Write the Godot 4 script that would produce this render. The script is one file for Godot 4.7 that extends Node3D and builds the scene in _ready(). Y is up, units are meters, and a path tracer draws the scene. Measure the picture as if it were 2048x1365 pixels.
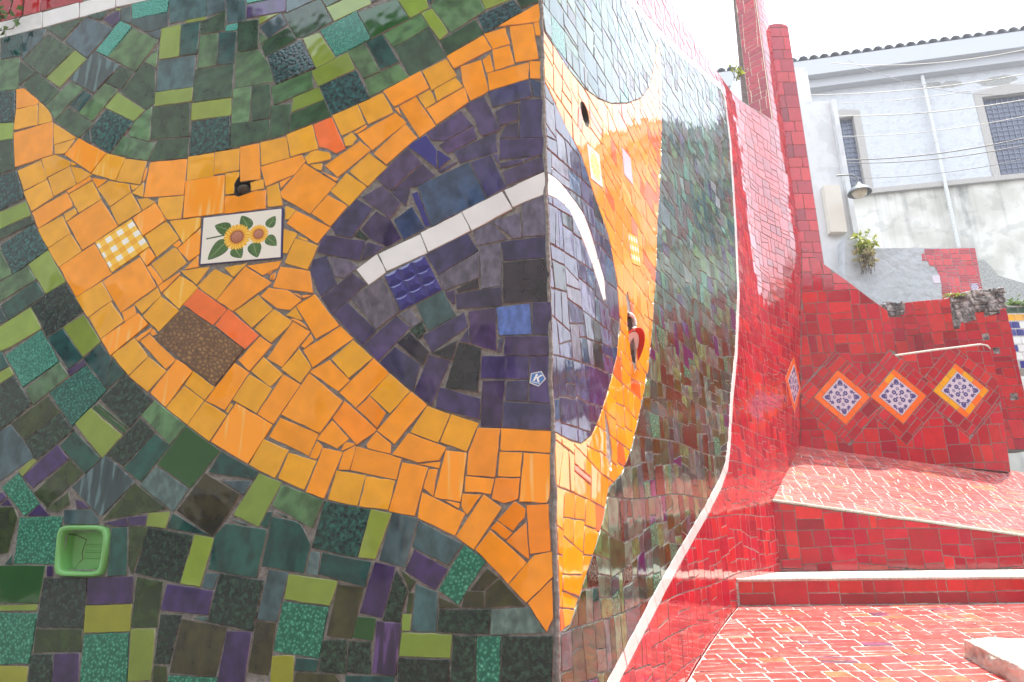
extends Node3D

# ---------------------------------------------------------------- places and measures (metres; x right, y up, z towards the viewer)
const EYE := 1.6
const CORNER := Vector3(0.1214, EYE, -2.0900)      # the wall corner at eye height
const LEFT_TURN := 0.2356
const FAR := 6.800
const WALL_END := 5.449
const HIGH_FROM := 5.099
var M := {}
var TEX := {}
var names := {}
var rng := RandomNumberGenerator.new()
var cam: Camera3D
var side_x := PackedFloat32Array()
var side_f := PackedFloat32Array()
var side_a := PackedFloat32Array()

class Surf:
	var o := Vector3.ZERO
	var ax := Vector3.RIGHT
	var ay := Vector3.UP
	var n := Vector3.BACK
	var host = null
	func at(p: Vector2, d: float) -> Vector3:
		if host:
			return host.side_at(p, d)
		return o + ax * p.x + ay * p.y + n * d
	func axes(p: Vector2) -> Array:
		if host:
			return host.side_axes(p)
		return [ax, ay, n]

func flat(o: Vector3, ax: Vector3, ay: Vector3) -> Surf:
	var s := Surf.new()
	s.o = o
	s.ax = ax.normalized()
	s.n = s.ax.cross(ay).normalized()
	s.ay = s.n.cross(s.ax).normalized()
	return s

func side_heading(s: float) -> float:
	var k := [Vector2(0.000, 26.500), Vector2(1.500, 26.500), Vector2(3.200, 32.770), Vector2(12.000, 32.770)]
	for i in range(1, k.size()):
		if s <= k[i].x:
			return deg_to_rad(lerpf(k[i - 1].y, k[i].y, (s - k[i - 1].x) / (k[i].x - k[i - 1].x)))
	return deg_to_rad(k[-1].y)

func side_base(p: Vector2) -> Vector3:
	var q := clampf(p.x / 0.02, -50.0, 398.0)
	var i := clampi(int(floor(q)), 0, 397)
	var t := q - i
	var lean := 0.2927 * smoothstep(4.249, WALL_END, p.x) * clampf((p.y - 0.906) / 2.117, 0.0, 1.0)
	return Vector3(lerpf(side_x[i], side_x[i + 1], t) + lean, EYE + p.y, -lerpf(side_f[i], side_f[i + 1], t))

func side_axes(p: Vector2) -> Array:
	var h := side_heading(maxf(p.x, 0.0))
	var t := Vector3(sin(h), 0, -cos(h))
	var u := Vector3.UP
	if p.x > 4.249 - 0.1:
		t = (side_base(p + Vector2(0.03, 0)) - side_base(p - Vector2(0.03, 0))).normalized()
		u = (side_base(p + Vector2(0, 0.03)) - side_base(p - Vector2(0, 0.03))).normalized()
	return [t, u, t.cross(u).normalized()]

func side_at(p: Vector2, d: float) -> Vector3:
	return side_base(p) + side_axes(p)[2] * d

# ---------------------------------------------------------------- naming
func numbered(called: String) -> String:
	var k: int = names.get(called, -1) + 1
	names[called] = k
	return called if k == 0 else "%s_%03d" % [called, k]

func tag(o: Node, label := "", category := "", group := "", kind := "") -> void:
	if label: o.set_meta("label", label)
	if category: o.set_meta("category", category)
	if group: o.set_meta("group", group)
	if kind: o.set_meta("kind", kind)

func thing(called: String, label: String, category: String, at := Vector3.ZERO, group := "") -> Node3D:
	var o := Node3D.new()
	o.name = numbered(called)
	add_child(o, true)
	o.position = at
	tag(o, label, category, group)
	return o

func setting(called: String, at := Vector3.ZERO) -> Node3D:
	var o := Node3D.new()
	o.name = numbered(called)
	add_child(o, true)
	o.position = at
	o.set_meta("kind", "structure")
	return o

# a mesh whose points are in world places becomes a child with its own centre
func part(parent: Node3D, called: String, mesh: Mesh, mat: Material, at := Vector3.ZERO) -> MeshInstance3D:
	var m := MeshInstance3D.new()
	m.mesh = mesh
	m.material_override = mat
	m.name = called if parent != self else numbered(called)
	if parent == self or parent is MeshInstance3D:
		m.position = at
		if parent is MeshInstance3D:
			m.position = at - parent.get_meta("at", Vector3.ZERO)
	else:
		m.position = at - parent.position
	parent.add_child(m, true)
	return m

# ---------------------------------------------------------------- shapes
class Mesher:
	var v := PackedVector3Array()
	var nn := PackedVector3Array()
	var uv := PackedVector2Array()
	var c := PackedColorArray()
	var idx := PackedInt32Array()
	var tint := Color.WHITE
	func vert(p: Vector3, n: Vector3, t := Vector2.ZERO) -> int:
		v.append(p); nn.append(n); uv.append(t); c.append(tint)
		return v.size() - 1
	func tri(a: int, b: int, d: int) -> void:
		var g := (v[b] - v[a]).cross(v[d] - v[a])
		if g.dot(nn[a] + nn[b] + nn[d]) > 0.0:
			idx.append_array([a, d, b])
		else:
			idx.append_array([a, b, d])
	func quad(p: Array, n: Vector3, t := []) -> void:
		var k := []
		for i in 4:
			k.append(vert(p[i], n, t[i] if t else Vector2.ZERO))
		tri(k[0], k[1], k[2])
		tri(k[0], k[2], k[3])
	# a quad whose outside is away from the point inside
	func face(p: Array, inside: Vector3, scale := 1.0) -> void:
		var n: Vector3 = (p[1] - p[0]).cross(p[2] - p[0]).normalized()
		if n.dot(p[0] + p[2] - inside * 2.0) < 0.0:
			n = -n
		var a: Vector3 = (p[1] - p[0]).normalized()
		var b := n.cross(a)
		var t := []
		for q in p:
			t.append(Vector2((q - p[0]).dot(a), (q - p[0]).dot(b)) * scale)
		quad(p, n, t)
	func done(about := Vector3.ZERO) -> ArrayMesh:
		var a := []
		a.resize(Mesh.ARRAY_MAX)
		if about != Vector3.ZERO:
			for i in v.size():
				v[i] -= about
		a[Mesh.ARRAY_VERTEX] = v
		a[Mesh.ARRAY_NORMAL] = nn
		a[Mesh.ARRAY_TEX_UV] = uv
		a[Mesh.ARRAY_COLOR] = c
		a[Mesh.ARRAY_INDEX] = idx
		var m := ArrayMesh.new()
		m.add_surface_from_arrays(Mesh.PRIMITIVE_TRIANGLES, a)
		return m

func box_into(m: Mesher, o: Vector3, x: Vector3, y: Vector3, z: Vector3, ch := 0.0) -> void:
	# a box from corner o along three edges
	var c := o + (x + y + z) * 0.5
	var q := func(i: float, j: float, k: float) -> Vector3: return o + x * i + y * j + z * k
	m.face([q.call(0, 0, 0), q.call(1, 0, 0), q.call(1, 1, 0), q.call(0, 1, 0)], c)
	m.face([q.call(0, 0, 1), q.call(1, 0, 1), q.call(1, 1, 1), q.call(0, 1, 1)], c)
	m.face([q.call(0, 0, 0), q.call(1, 0, 0), q.call(1, 0, 1), q.call(0, 0, 1)], c)
	m.face([q.call(0, 1, 0), q.call(1, 1, 0), q.call(1, 1, 1), q.call(0, 1, 1)], c)
	m.face([q.call(0, 0, 0), q.call(0, 1, 0), q.call(0, 1, 1), q.call(0, 0, 1)], c)
	m.face([q.call(1, 0, 0), q.call(1, 1, 0), q.call(1, 1, 1), q.call(1, 0, 1)], c)

func box(o: Vector3, x: Vector3, y: Vector3, z: Vector3) -> ArrayMesh:
	var m := Mesher.new()
	box_into(m, o, x, y, z)
	return m.done()

func tube(pts: Array, r0: float, r1: float, sides := 8) -> ArrayMesh:
	var m := Mesher.new()
	tube_into(m, pts, r0, r1, sides)
	return m.done()

func tube_into(m: Mesher, pts: Array, r0: float, r1: float, sides := 8) -> void:
	var rings := []
	for i in pts.size():
		var d: Vector3 = (pts[mini(i + 1, pts.size() - 1)] - pts[maxi(i - 1, 0)]).normalized()
		var a := d.cross(Vector3.UP if absf(d.y) < 0.9 else Vector3.RIGHT).normalized()
		var b := d.cross(a)
		var r := lerpf(r0, r1, float(i) / maxi(1, pts.size() - 1))
		var ring := []
		for k in sides:
			var w := TAU * k / sides
			var n := a * cos(w) + b * sin(w)
			ring.append(m.vert(pts[i] + n * r, n, Vector2(float(k) / sides, i * 0.1)))
		rings.append(ring)
	for i in rings.size() - 1:
		for k in sides:
			var k2 := (k + 1) % sides
			m.tri(rings[i][k], rings[i][k2], rings[i + 1][k2])
			m.tri(rings[i][k], rings[i + 1][k2], rings[i + 1][k])
	for e in [0, rings.size() - 1]:
		var d: Vector3 = (pts[0] - pts[1]).normalized() if e == 0 else (pts[e] - pts[e - 1]).normalized()
		var c := m.vert(pts[e], d)
		for k in sides:
			m.tri(rings[e][k], rings[e][(k + 1) % sides], c)

func lathe(profile: Array, sides := 20) -> ArrayMesh:
	# profile of Vector2(radius, height), about +y
	var m := Mesher.new()
	var rows := []
	for i in profile.size():
		var d: Vector2 = profile[mini(i + 1, profile.size() - 1)] - profile[maxi(i - 1, 0)]
		var row := []
		for k in sides + 1:
			var w := TAU * k / sides
			var n := Vector3(d.y * cos(w), -d.x, d.y * sin(w)).normalized()
			row.append(m.vert(Vector3(profile[i].x * cos(w), profile[i].y, profile[i].x * sin(w)), n, Vector2(float(k) / sides, float(i) / profile.size())))
		rows.append(row)
	for i in rows.size() - 1:
		for k in sides:
			m.tri(rows[i][k], rows[i][k + 1], rows[i + 1][k + 1])
			m.tri(rows[i][k], rows[i + 1][k + 1], rows[i + 1][k])
	return m.done()

# a wall body: a grid over a surface with some rectangles left open, a back, and rims all round
func body(s: Surf, xs: Array, top: Callable, bottom: float, ys: Array, depth: float, holes: Array, rough := 0.0) -> ArrayMesh:
	var m := Mesher.new()
	var nz := FastNoiseLite.new()
	nz.frequency = 9.0
	for i in xs.size() - 1:
		var a: float = xs[i]
		var b: float = xs[i + 1]
		for j in ys.size() - 1:
			var lo: float = ys[j]
			var hi: float = ys[j + 1]
			var skip := false
			for r in holes:
				if r.has_point(Vector2((a + b) / 2, (lo + hi) / 2)):
					skip = true
			if skip:
				continue
			var q := []
			for p in [Vector2(a, lo), Vector2(b, lo), Vector2(b, hi), Vector2(a, hi)]:
				var pp := Vector2(p.x, minf(p.y, top.call(p.x)))
				q.append([pp, rough * nz.get_noise_2d(pp.x, pp.y)])
			if q[3][0].y - q[0][0].y < 1e-4 and q[2][0].y - q[1][0].y < 1e-4:
				continue
			var k := []
			for e in q:
				k.append(m.vert(s.at(e[0], e[1]), s.axes(e[0])[2], e[0]))
			m.tri(k[0], k[1], k[2])
			m.tri(k[0], k[2], k[3])
		var ta: float = top.call(a)
		var tb: float = top.call(b)
		m.quad([s.at(Vector2(a, ta), 0), s.at(Vector2(b, tb), 0), s.at(Vector2(b, tb), -depth), s.at(Vector2(a, ta), -depth)], s.ay, [Vector2(a, 0), Vector2(b, 0), Vector2(b, depth), Vector2(a, depth)])
		m.quad([s.at(Vector2(a, bottom), -depth), s.at(Vector2(b, bottom), -depth), s.at(Vector2(b, tb), -depth), s.at(Vector2(a, ta), -depth)], -s.axes(Vector2((a + b) / 2, 0))[2], [Vector2(a, bottom), Vector2(b, bottom), Vector2(b, tb), Vector2(a, ta)])
	for e in [0, xs.size() - 1]:
		var x: float = xs[e]
		var t: float = top.call(x)
		var n: Vector3 = s.axes(Vector2(x, 0))[0] * (-1.0 if e == 0 else 1.0)
		m.quad([s.at(Vector2(x, bottom), 0), s.at(Vector2(x, t), 0), s.at(Vector2(x, t), -depth), s.at(Vector2(x, bottom), -depth)], n, [Vector2(0, bottom), Vector2(0, t), Vector2(depth, t), Vector2(depth, bottom)])
	return m.done()

# an upright slab of any outline on a flat surface, with thickness behind it
func slab(s: Surf, outline: PackedVector2Array, depth: float, rough := 0.0) -> ArrayMesh:
	var m := Mesher.new()
	var ids := Geometry2D.triangulate_polygon(outline)
	var base := m.v.size()
	for p in outline:
		m.vert(s.at(p, 0), s.n, p)
	for i in range(0, ids.size(), 3):
		m.tri(base + ids[i], base + ids[i + 1], base + ids[i + 2])
	base = m.v.size()
	for p in outline:
		m.vert(s.at(p, -depth), -s.n, p)
	for i in range(0, ids.size(), 3):
		m.tri(base + ids[i], base + ids[i + 1], base + ids[i + 2])
	var sgn := -1.0 if Geometry2D.is_polygon_clockwise(outline) else 1.0
	for i in outline.size():
		var a := outline[i]
		var b := outline[(i + 1) % outline.size()]
		var e := (b - a).normalized() * sgn
		var n := s.ax * e.y - s.ay * e.x
		var l := a.distance_to(b)
		m.quad([s.at(a, 0), s.at(b, 0), s.at(b, -depth), s.at(a, -depth)], n, [Vector2(0, 0), Vector2(l, 0), Vector2(l, depth), Vector2(0, depth)])
	return m.done()

# ---------------------------------------------------------------- one tile: a cut piece with a soft glazed edge
func make_tile(poly: PackedVector2Array, s: Surf, col: Color, o: Dictionary = {}) -> Array:
	var thick: float = o.get("thick", 0.005) + rng.randf_range(-0.0012, 0.0016)
	var jit: float = o.get("jit", 0.0007)
	var bev: float = o.get("bev", 0.0013)
	var tilt: float = o.get("tilt", 0.006)
	if Geometry2D.is_polygon_clockwise(poly):
		poly.reverse()
	var ring := PackedVector2Array()
	for i in poly.size():
		var a := poly[i]
		var b := poly[(i + 1) % poly.size()]
		ring.append(a + Vector2(rng.randfn(0, jit * 0.7), rng.randfn(0, jit * 0.7)))
		var l := a.distance_to(b)
		var k := clampi(int(l / o.get("step", 0.028)), 0, 4)
		var nrm := (b - a).normalized().orthogonal()
		for j in k:
			ring.append(a.lerp(b, (j + 1.0) / (k + 1.0)) + nrm * rng.randfn(0, jit))
	var cen := Vector2.ZERO
	for p in ring:
		cen += p
	cen /= ring.size()
	var n := ring.size()
	var inner := PackedVector2Array()
	var outw := PackedVector2Array()
	for i in n:
		var d0 := (ring[i] - ring[i - 1 if i > 0 else n - 1]).normalized()
		var d1 := (ring[(i + 1) % n] - ring[i]).normalized()
		var n0 := Vector2(d0.y, -d0.x)
		var n1 := Vector2(d1.y, -d1.x)
		var mm := (n0 + n1)
		if mm.length() < 0.2:
			mm = n0
		mm = mm.normalized()
		outw.append(mm)
		inner.append(ring[i] - mm * bev / maxf(0.45, mm.dot(n0)))
	var ids := Geometry2D.triangulate_polygon(inner)
	if ids.is_empty():
		inner = ring
		ids = Geometry2D.triangulate_polygon(inner)
		if ids.is_empty():
			return []
	var m := Mesher.new()
	var lin := col
	m.tint = Color(lin.r, lin.g, lin.b)
	var tx := rng.randfn(0, tilt)
	var ty := rng.randfn(0, tilt)
	var fr := s.axes(cen)
	var face_n: Vector3 = (fr[2] - fr[0] * tx - fr[1] * ty).normalized()
	var off: Vector2 = o.get("uvoff", Vector2(rng.randf(), rng.randf()))
	var spin: float = o.get("spin", 0.0)
	var c3 := s.at(cen, 0)
	for i in n:
		var q := inner[i]
		m.vert(s.at(q, thick + tx * (q.x - cen.x) + ty * (q.y - cen.y)) - c3, face_n, q.rotated(spin) * Vector2(1, -1) + off)
	for i in range(0, ids.size(), 3):
		m.tri(ids[i], ids[i + 1], ids[i + 2])
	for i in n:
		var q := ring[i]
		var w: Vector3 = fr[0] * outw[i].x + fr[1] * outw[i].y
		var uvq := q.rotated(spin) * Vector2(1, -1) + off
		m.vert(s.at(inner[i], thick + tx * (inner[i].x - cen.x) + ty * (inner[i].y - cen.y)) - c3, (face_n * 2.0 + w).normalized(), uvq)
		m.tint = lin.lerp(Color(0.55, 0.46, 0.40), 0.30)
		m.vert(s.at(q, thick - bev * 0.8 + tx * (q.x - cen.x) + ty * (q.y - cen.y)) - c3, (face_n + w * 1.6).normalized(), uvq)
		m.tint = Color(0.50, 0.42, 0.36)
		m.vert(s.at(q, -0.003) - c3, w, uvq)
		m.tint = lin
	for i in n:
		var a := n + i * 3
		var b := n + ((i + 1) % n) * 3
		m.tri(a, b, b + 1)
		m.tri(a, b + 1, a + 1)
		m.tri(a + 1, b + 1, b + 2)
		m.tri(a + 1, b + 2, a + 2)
	return [m.done(), c3]

func seen_size(p: Vector3, r: float) -> float:
	var q: Vector3 = cam.transform.affine_inverse() * p
	if q.z > -0.2:
		return -1.0
	var f := 682.5 / tan(deg_to_rad(cam.fov / 2.0))
	var x := q.x / -q.z * f
	var y := q.y / -q.z * f
	if absf(x) > 1024.0 + 30.0 or absf(y) > 682.0 + 30.0:
		return -1.0
	return r * f / -q.z

# lays a list of [outline, code] as tiles: the ones that show largest are parts, the others one piece
func lay(parent: Node3D, s: Surf, list: Array, o: Dictionary = {}, most := 290) -> void:
	var by := {}
	for e in list:
		var k: Array = KIND[e[1]]
		var col: Color = k[2]
		var vr: float = k[3]
		var g := 1.0 + rng.randf_range(-vr, vr)
		col = Color(col.r * g * (1.0 + rng.randf_range(-vr, vr) * 0.4), col.g * g * (1.0 + rng.randf_range(-vr, vr) * 0.5), col.b * g * (1.0 + rng.randf_range(-vr, vr) * 0.5))
		var oo := o.duplicate()
		oo.merge(k[4] if k.size() > 4 else {}, true)
		if not oo.has("spin"):
			var p: PackedVector2Array = e[0]
			oo.spin = -(p[1] - p[0]).angle()
		var t := make_tile(e[0], s, col, oo)
		if t.is_empty():
			continue
		var ar := 0.0
		var p: PackedVector2Array = e[0]
		for i in p.size():
			ar += p[i].cross(p[(i + 1) % p.size()])
		var z := seen_size(t[1], sqrt(absf(ar) * 0.5))
		if not by.has(k[0]):
			by[k[0]] = []
		by[k[0]].append([z, t, k[1]])
	var rest := {}
	for called in by:
		var l: Array = by[called]
		l.sort_custom(func(a, b): return a[0] > b[0])
		for i in l.size():
			var t: Array = l[i][1]
			if i < most and l[i][0] > 0.0:
				part(parent, called, t[0], M[l[i][2]], t[1])
			else:
				if not rest.has(l[i][2]):
					rest[l[i][2]] = []
				rest[l[i][2]].append(t)
	for k in rest:
		var st := SurfaceTool.new()
		st.begin(Mesh.PRIMITIVE_TRIANGLES)
		for t in rest[k]:
			st.append_from(t[0], 0, Transform3D(Basis(), t[1]))
		var r := part(parent, "small_tile_pieces", st.commit(), M[k])
		r.set_meta("kind", "stuff")

# ---------------------------------------------------------------- broken tile patterns
func cut(poly: PackedVector2Array, at: Vector2, n: Vector2) -> Array:
	var a := PackedVector2Array()
	var b := PackedVector2Array()
	for i in poly.size():
		var p := poly[i]
		var q := poly[(i + 1) % poly.size()]
		var d := (p - at).dot(n)
		var e := (q - at).dot(n)
		if d <= 0.0:
			a.append(p)
		if d >= 0.0:
			b.append(p)
		if (d < 0.0 and e > 0.0) or (d > 0.0 and e < 0.0):
			var x := p.lerp(q, d / (d - e))
			a.append(x)
			b.append(x)
	return [a, b]

# blocks laid row by row, each broken into pieces no longer than most
func pattern(area: Rect2, turn: float, block: Vector2, most: Vector2, wild: float) -> Array:
	var out := []
	var c := area.get_center()
	var r := area.size.length() * 0.5
	var y := -r
	while y < r:
		var hh := block.y * rng.randf_range(0.75, 1.25)
		var x := -r - rng.randf() * block.x
		while x < r:
			var w := block.x * rng.randf_range(0.6, 1.4)
			var todo := [PackedVector2Array([Vector2(x, y), Vector2(x + w, y), Vector2(x + w, y + hh), Vector2(x, y + hh)])]
			while todo.size():
				var p: PackedVector2Array = todo.pop_back()
				if p.size() < 3:
					continue
				var lo := p[0]
				var hi := p[0]
				for q in p:
					lo = lo.min(q)
					hi = hi.max(q)
				var d := hi - lo
				var fx := d.x / most.x
				var fy := d.y / most.y
				if maxf(fx, fy) > 1.0 or (fx * fy > 0.42 and rng.randf() < 0.55):
					var along_x := fx > fy if maxf(fx, fy) > 1.0 else rng.randf() < fx / (fx + fy)
					var f: float = [0.5, 0.5, 0.38, 0.62, 0.45][rng.randi() % 5] + rng.randf_range(-0.05, 0.05)
					var nrm := (Vector2.RIGHT if along_x else Vector2.DOWN).rotated(rng.randfn(0, wild))
					todo.append_array(cut(p, lo + d * f, nrm))
				else:
					out.append(p)
			x += w
		y += hh
	var res := []
	for p in out:
		var q := PackedVector2Array()
		var inside := false
		for v in p:
			var w: Vector2 = v.rotated(turn) + c
			w += Vector2(sin(w.y * 5.1 + w.x * 1.7), cos(w.x * 4.3 - w.y * 1.3)) * wild * 0.12
			q.append(w)
			if area.grow(0.08).has_point(w):
				inside = true
		if inside:
			res.append(q)
	return res

func fit(pieces: Array, region: PackedVector2Array, holes: Array, joint: float, least: float) -> Array:
	var out := []
	for p in pieces:
		var l: Array = Geometry2D.intersect_polygons(p, region)
		for h in holes:
			var l2 := []
			for q in l:
				l2.append_array(Geometry2D.clip_polygons(q, h))
			l = l2
		for q in l:
			for z in Geometry2D.offset_polygon(q, -joint, Geometry2D.JOIN_MITER):
				if Geometry2D.is_polygon_clockwise(z):
					continue
				var t := PackedVector2Array()
				for i in z.size():
					if z[i].distance_to(z[(i + 1) % z.size()]) > 0.003:
						t.append(z[i])
				var ar := 0.0
				for i in t.size():
					ar += t[i].cross(t[(i + 1) % t.size()])
				if t.size() > 2 and ar * 0.5 > least:
					out.append(t)
	return out

func bounds(p: PackedVector2Array) -> Rect2:
	var r := Rect2(p[0], Vector2.ZERO)
	for q in p:
		r = r.expand(q)
	return r

func pick(codes: String) -> String:
	return codes[rng.randi() % codes.length()]

func coded(pieces: Array, codes: String) -> Array:
	var out := []
	for p in pieces:
		out.append([p, pick(codes)])
	return out

func poly(a: Array, k := 1.0) -> PackedVector2Array:
	var p := PackedVector2Array()
	for i in range(0, a.size(), 2):
		p.append(Vector2(a[i], a[i + 1]) * k)
	if Geometry2D.is_polygon_clockwise(p):
		p.reverse()
	return p

# ---------------------------------------------------------------- tile kinds: name, material, base colour, spread
var KIND := {
	"o": ["orange_tile", "glaze", Color(0.96, 0.335, 0.010), 0.04], "O": ["orange_tile", "run_orange", Color(1, 1, 1), 0.02, {"spin": 0.0}],
	"D": ["orange_tile", "glaze", Color(0.95, 0.285, 0.006), 0.03], "A": ["orange_tile", "glaze", Color(0.88, 0.30, 0.012), 0.04],
	"y": ["yellow_tile", "glaze", Color(0.84, 0.385, 0.009), 0.05], "Q": ["yellow_tile", "run_yellow", Color(1, 1, 1), 0.02, {"spin": 0.0}],
	"d": ["red_orange_tile", "glaze", Color(0.93, 0.165, 0.02), 0.04],
	"g": ["green_tile", "weather", Color(0.034, 0.088, 0.037), 0.2], "G": ["green_tile", "glaze", Color(0.016, 0.085, 0.012), 0.15],
	"m": ["green_tile", "weather", Color(0.105, 0.215, 0.085), 0.15], "l": ["lime_tile", "glaze", Color(0.24, 0.33, 0.045), 0.14],
	"Y": ["lime_tile", "glaze", Color(0.29, 0.30, 0.016), 0.08], "v": ["olive_tile", "weather", Color(0.036, 0.058, 0.008), 0.2],
	"V": ["olive_tile", "weather", Color(0.050, 0.047, 0.013), 0.15],
	"t": ["teal_tile", "weather", Color(0.010, 0.078, 0.064), 0.2], "T": ["teal_tile", "mottle", Color(0.022, 0.125, 0.105), 0.2],
	"U": ["teal_tile", "bubble", Color(0.45, 0.62, 0.75), 0.05], "k": ["dark_green_tile", "mottle", Color(0.028, 0.066, 0.040), 0.2],
	"s": ["slate_tile", "weather", Color(0.062, 0.118, 0.125), 0.2, {"spin": 0.0}], "S": ["slate_tile", "runs", Color(0.10, 0.17, 0.175), 0.1, {"spin": 0.0}],
	"W": ["slate_tile", "cloud", Color(0.15, 0.24, 0.23), 0.1, {"spin": 0.0}],
	"e": ["emerald_tile", "bubble", Color(1, 1, 1), 0.06], "E": ["emerald_tile", "ripple", Color(1, 1, 1), 0.04], "a": ["aqua_tile", "pebble", Color(1, 1, 1), 0.04],
	"p": ["purple_tile", "weather", Color(0.055, 0.024, 0.115), 0.18], "P": ["purple_tile", "runs", Color(0.10, 0.05, 0.17), 0.1, {"spin": 0.0}],
	"n": ["navy_tile", "weather", Color(0.072, 0.052, 0.138), 0.28, {"spin": 0.0}], "N": ["navy_tile", "cloud", Color(0.20, 0.175, 0.245), 0.12, {"spin": 0.0}],
	"K": ["black_tile", "weather", Color(0.032, 0.026, 0.034), 0.2], "b": ["blue_tile", "weather", Color(0.045, 0.075, 0.165), 0.15],
	"c": ["blue_tile", "glaze", Color(0.022, 0.018, 0.19), 0.15], "q": ["blue_tile", "cloud", Color(0.15, 0.26, 0.72), 0.05],
	"w": ["white_tile", "white", Color(0.80, 0.79, 0.77), 0.02], "r": ["red_tile", "glaze", Color(0.47, 0.019, 0.034), 0.22],
	"R": ["red_tile", "glaze", Color(0.57, 0.028, 0.032), 0.14], "z": ["red_tile", "glaze", Color(0.37, 0.014, 0.032), 0.2],
	"f": ["red_tile", "floor", Color(0.60, 0.065, 0.055), 0.24], "F": ["red_tile", "floor", Color(0.68, 0.13, 0.06), 0.2], "x": ["purple_tile", "floor", Color(0.25, 0.05, 0.12), 0.2],
	"i": ["brown_tile", "mottle", Color(0.10, 0.055, 0.02), 0.3], "h": ["grey_green_tile", "weather", Color(0.10, 0.17, 0.13), 0.3],
	"B": ["blue_tile", "white", Color(0.05, 0.05, 0.25), 0.3],
}

# ---------------------------------------------------------------- materials
func noise_img(size: int, freq: float, seed_: int, oct := 4, kind := FastNoiseLite.TYPE_SIMPLEX_SMOOTH) -> Image:
	var n := FastNoiseLite.new()
	n.seed = seed_
	n.frequency = freq
	n.noise_type = kind
	n.fractal_octaves = oct
	if kind == FastNoiseLite.TYPE_CELLULAR:
		n.fractal_type = FastNoiseLite.FRACTAL_NONE
	return n.get_seamless_image(size, size)

func mapped(img: Image, f: Callable) -> ImageTexture:
	var w := img.get_width()
	var out := Image.create(w, img.get_height(), true, Image.FORMAT_RGB8)
	for y in img.get_height():
		for x in w:
			out.set_pixel(x, y, f.call(img.get_pixel(x, y).r, x, y))
	out.generate_mipmaps()
	return ImageTexture.create_from_image(out)

func grey(v: float) -> Color:
	return Color(v, v, v)

func mat(tex: Texture2D, scale: Vector3, rough: float, bump: Texture2D = null, bs := 0.3, spec := 0.56) -> StandardMaterial3D:
	var m := StandardMaterial3D.new()
	m.vertex_color_use_as_albedo = true
	m.albedo_texture = tex
	m.uv1_scale = scale
	m.roughness = rough
	m.metallic_specular = spec
	if bump:
		m.normal_enabled = true
		m.normal_texture = bump
		m.normal_scale = bs
	return m

func solid(c: Color, rough := 0.7, tex: Texture2D = null, scale := 1.0, bump: Texture2D = null, bs := 1.0) -> StandardMaterial3D:
	# c is the base colour in linear values
	var m := StandardMaterial3D.new()
	m.albedo_color = c.linear_to_srgb()
	m.roughness = rough
	if tex:
		m.albedo_texture = tex
	if bump:
		m.normal_enabled = true
		m.normal_texture = bump
		m.normal_scale = bs
	if tex or bump:
		m.uv1_triplanar = true
		m.uv1_world_triplanar = true
		m.uv1_scale = Vector3(scale, scale, scale)
	return m

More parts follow.
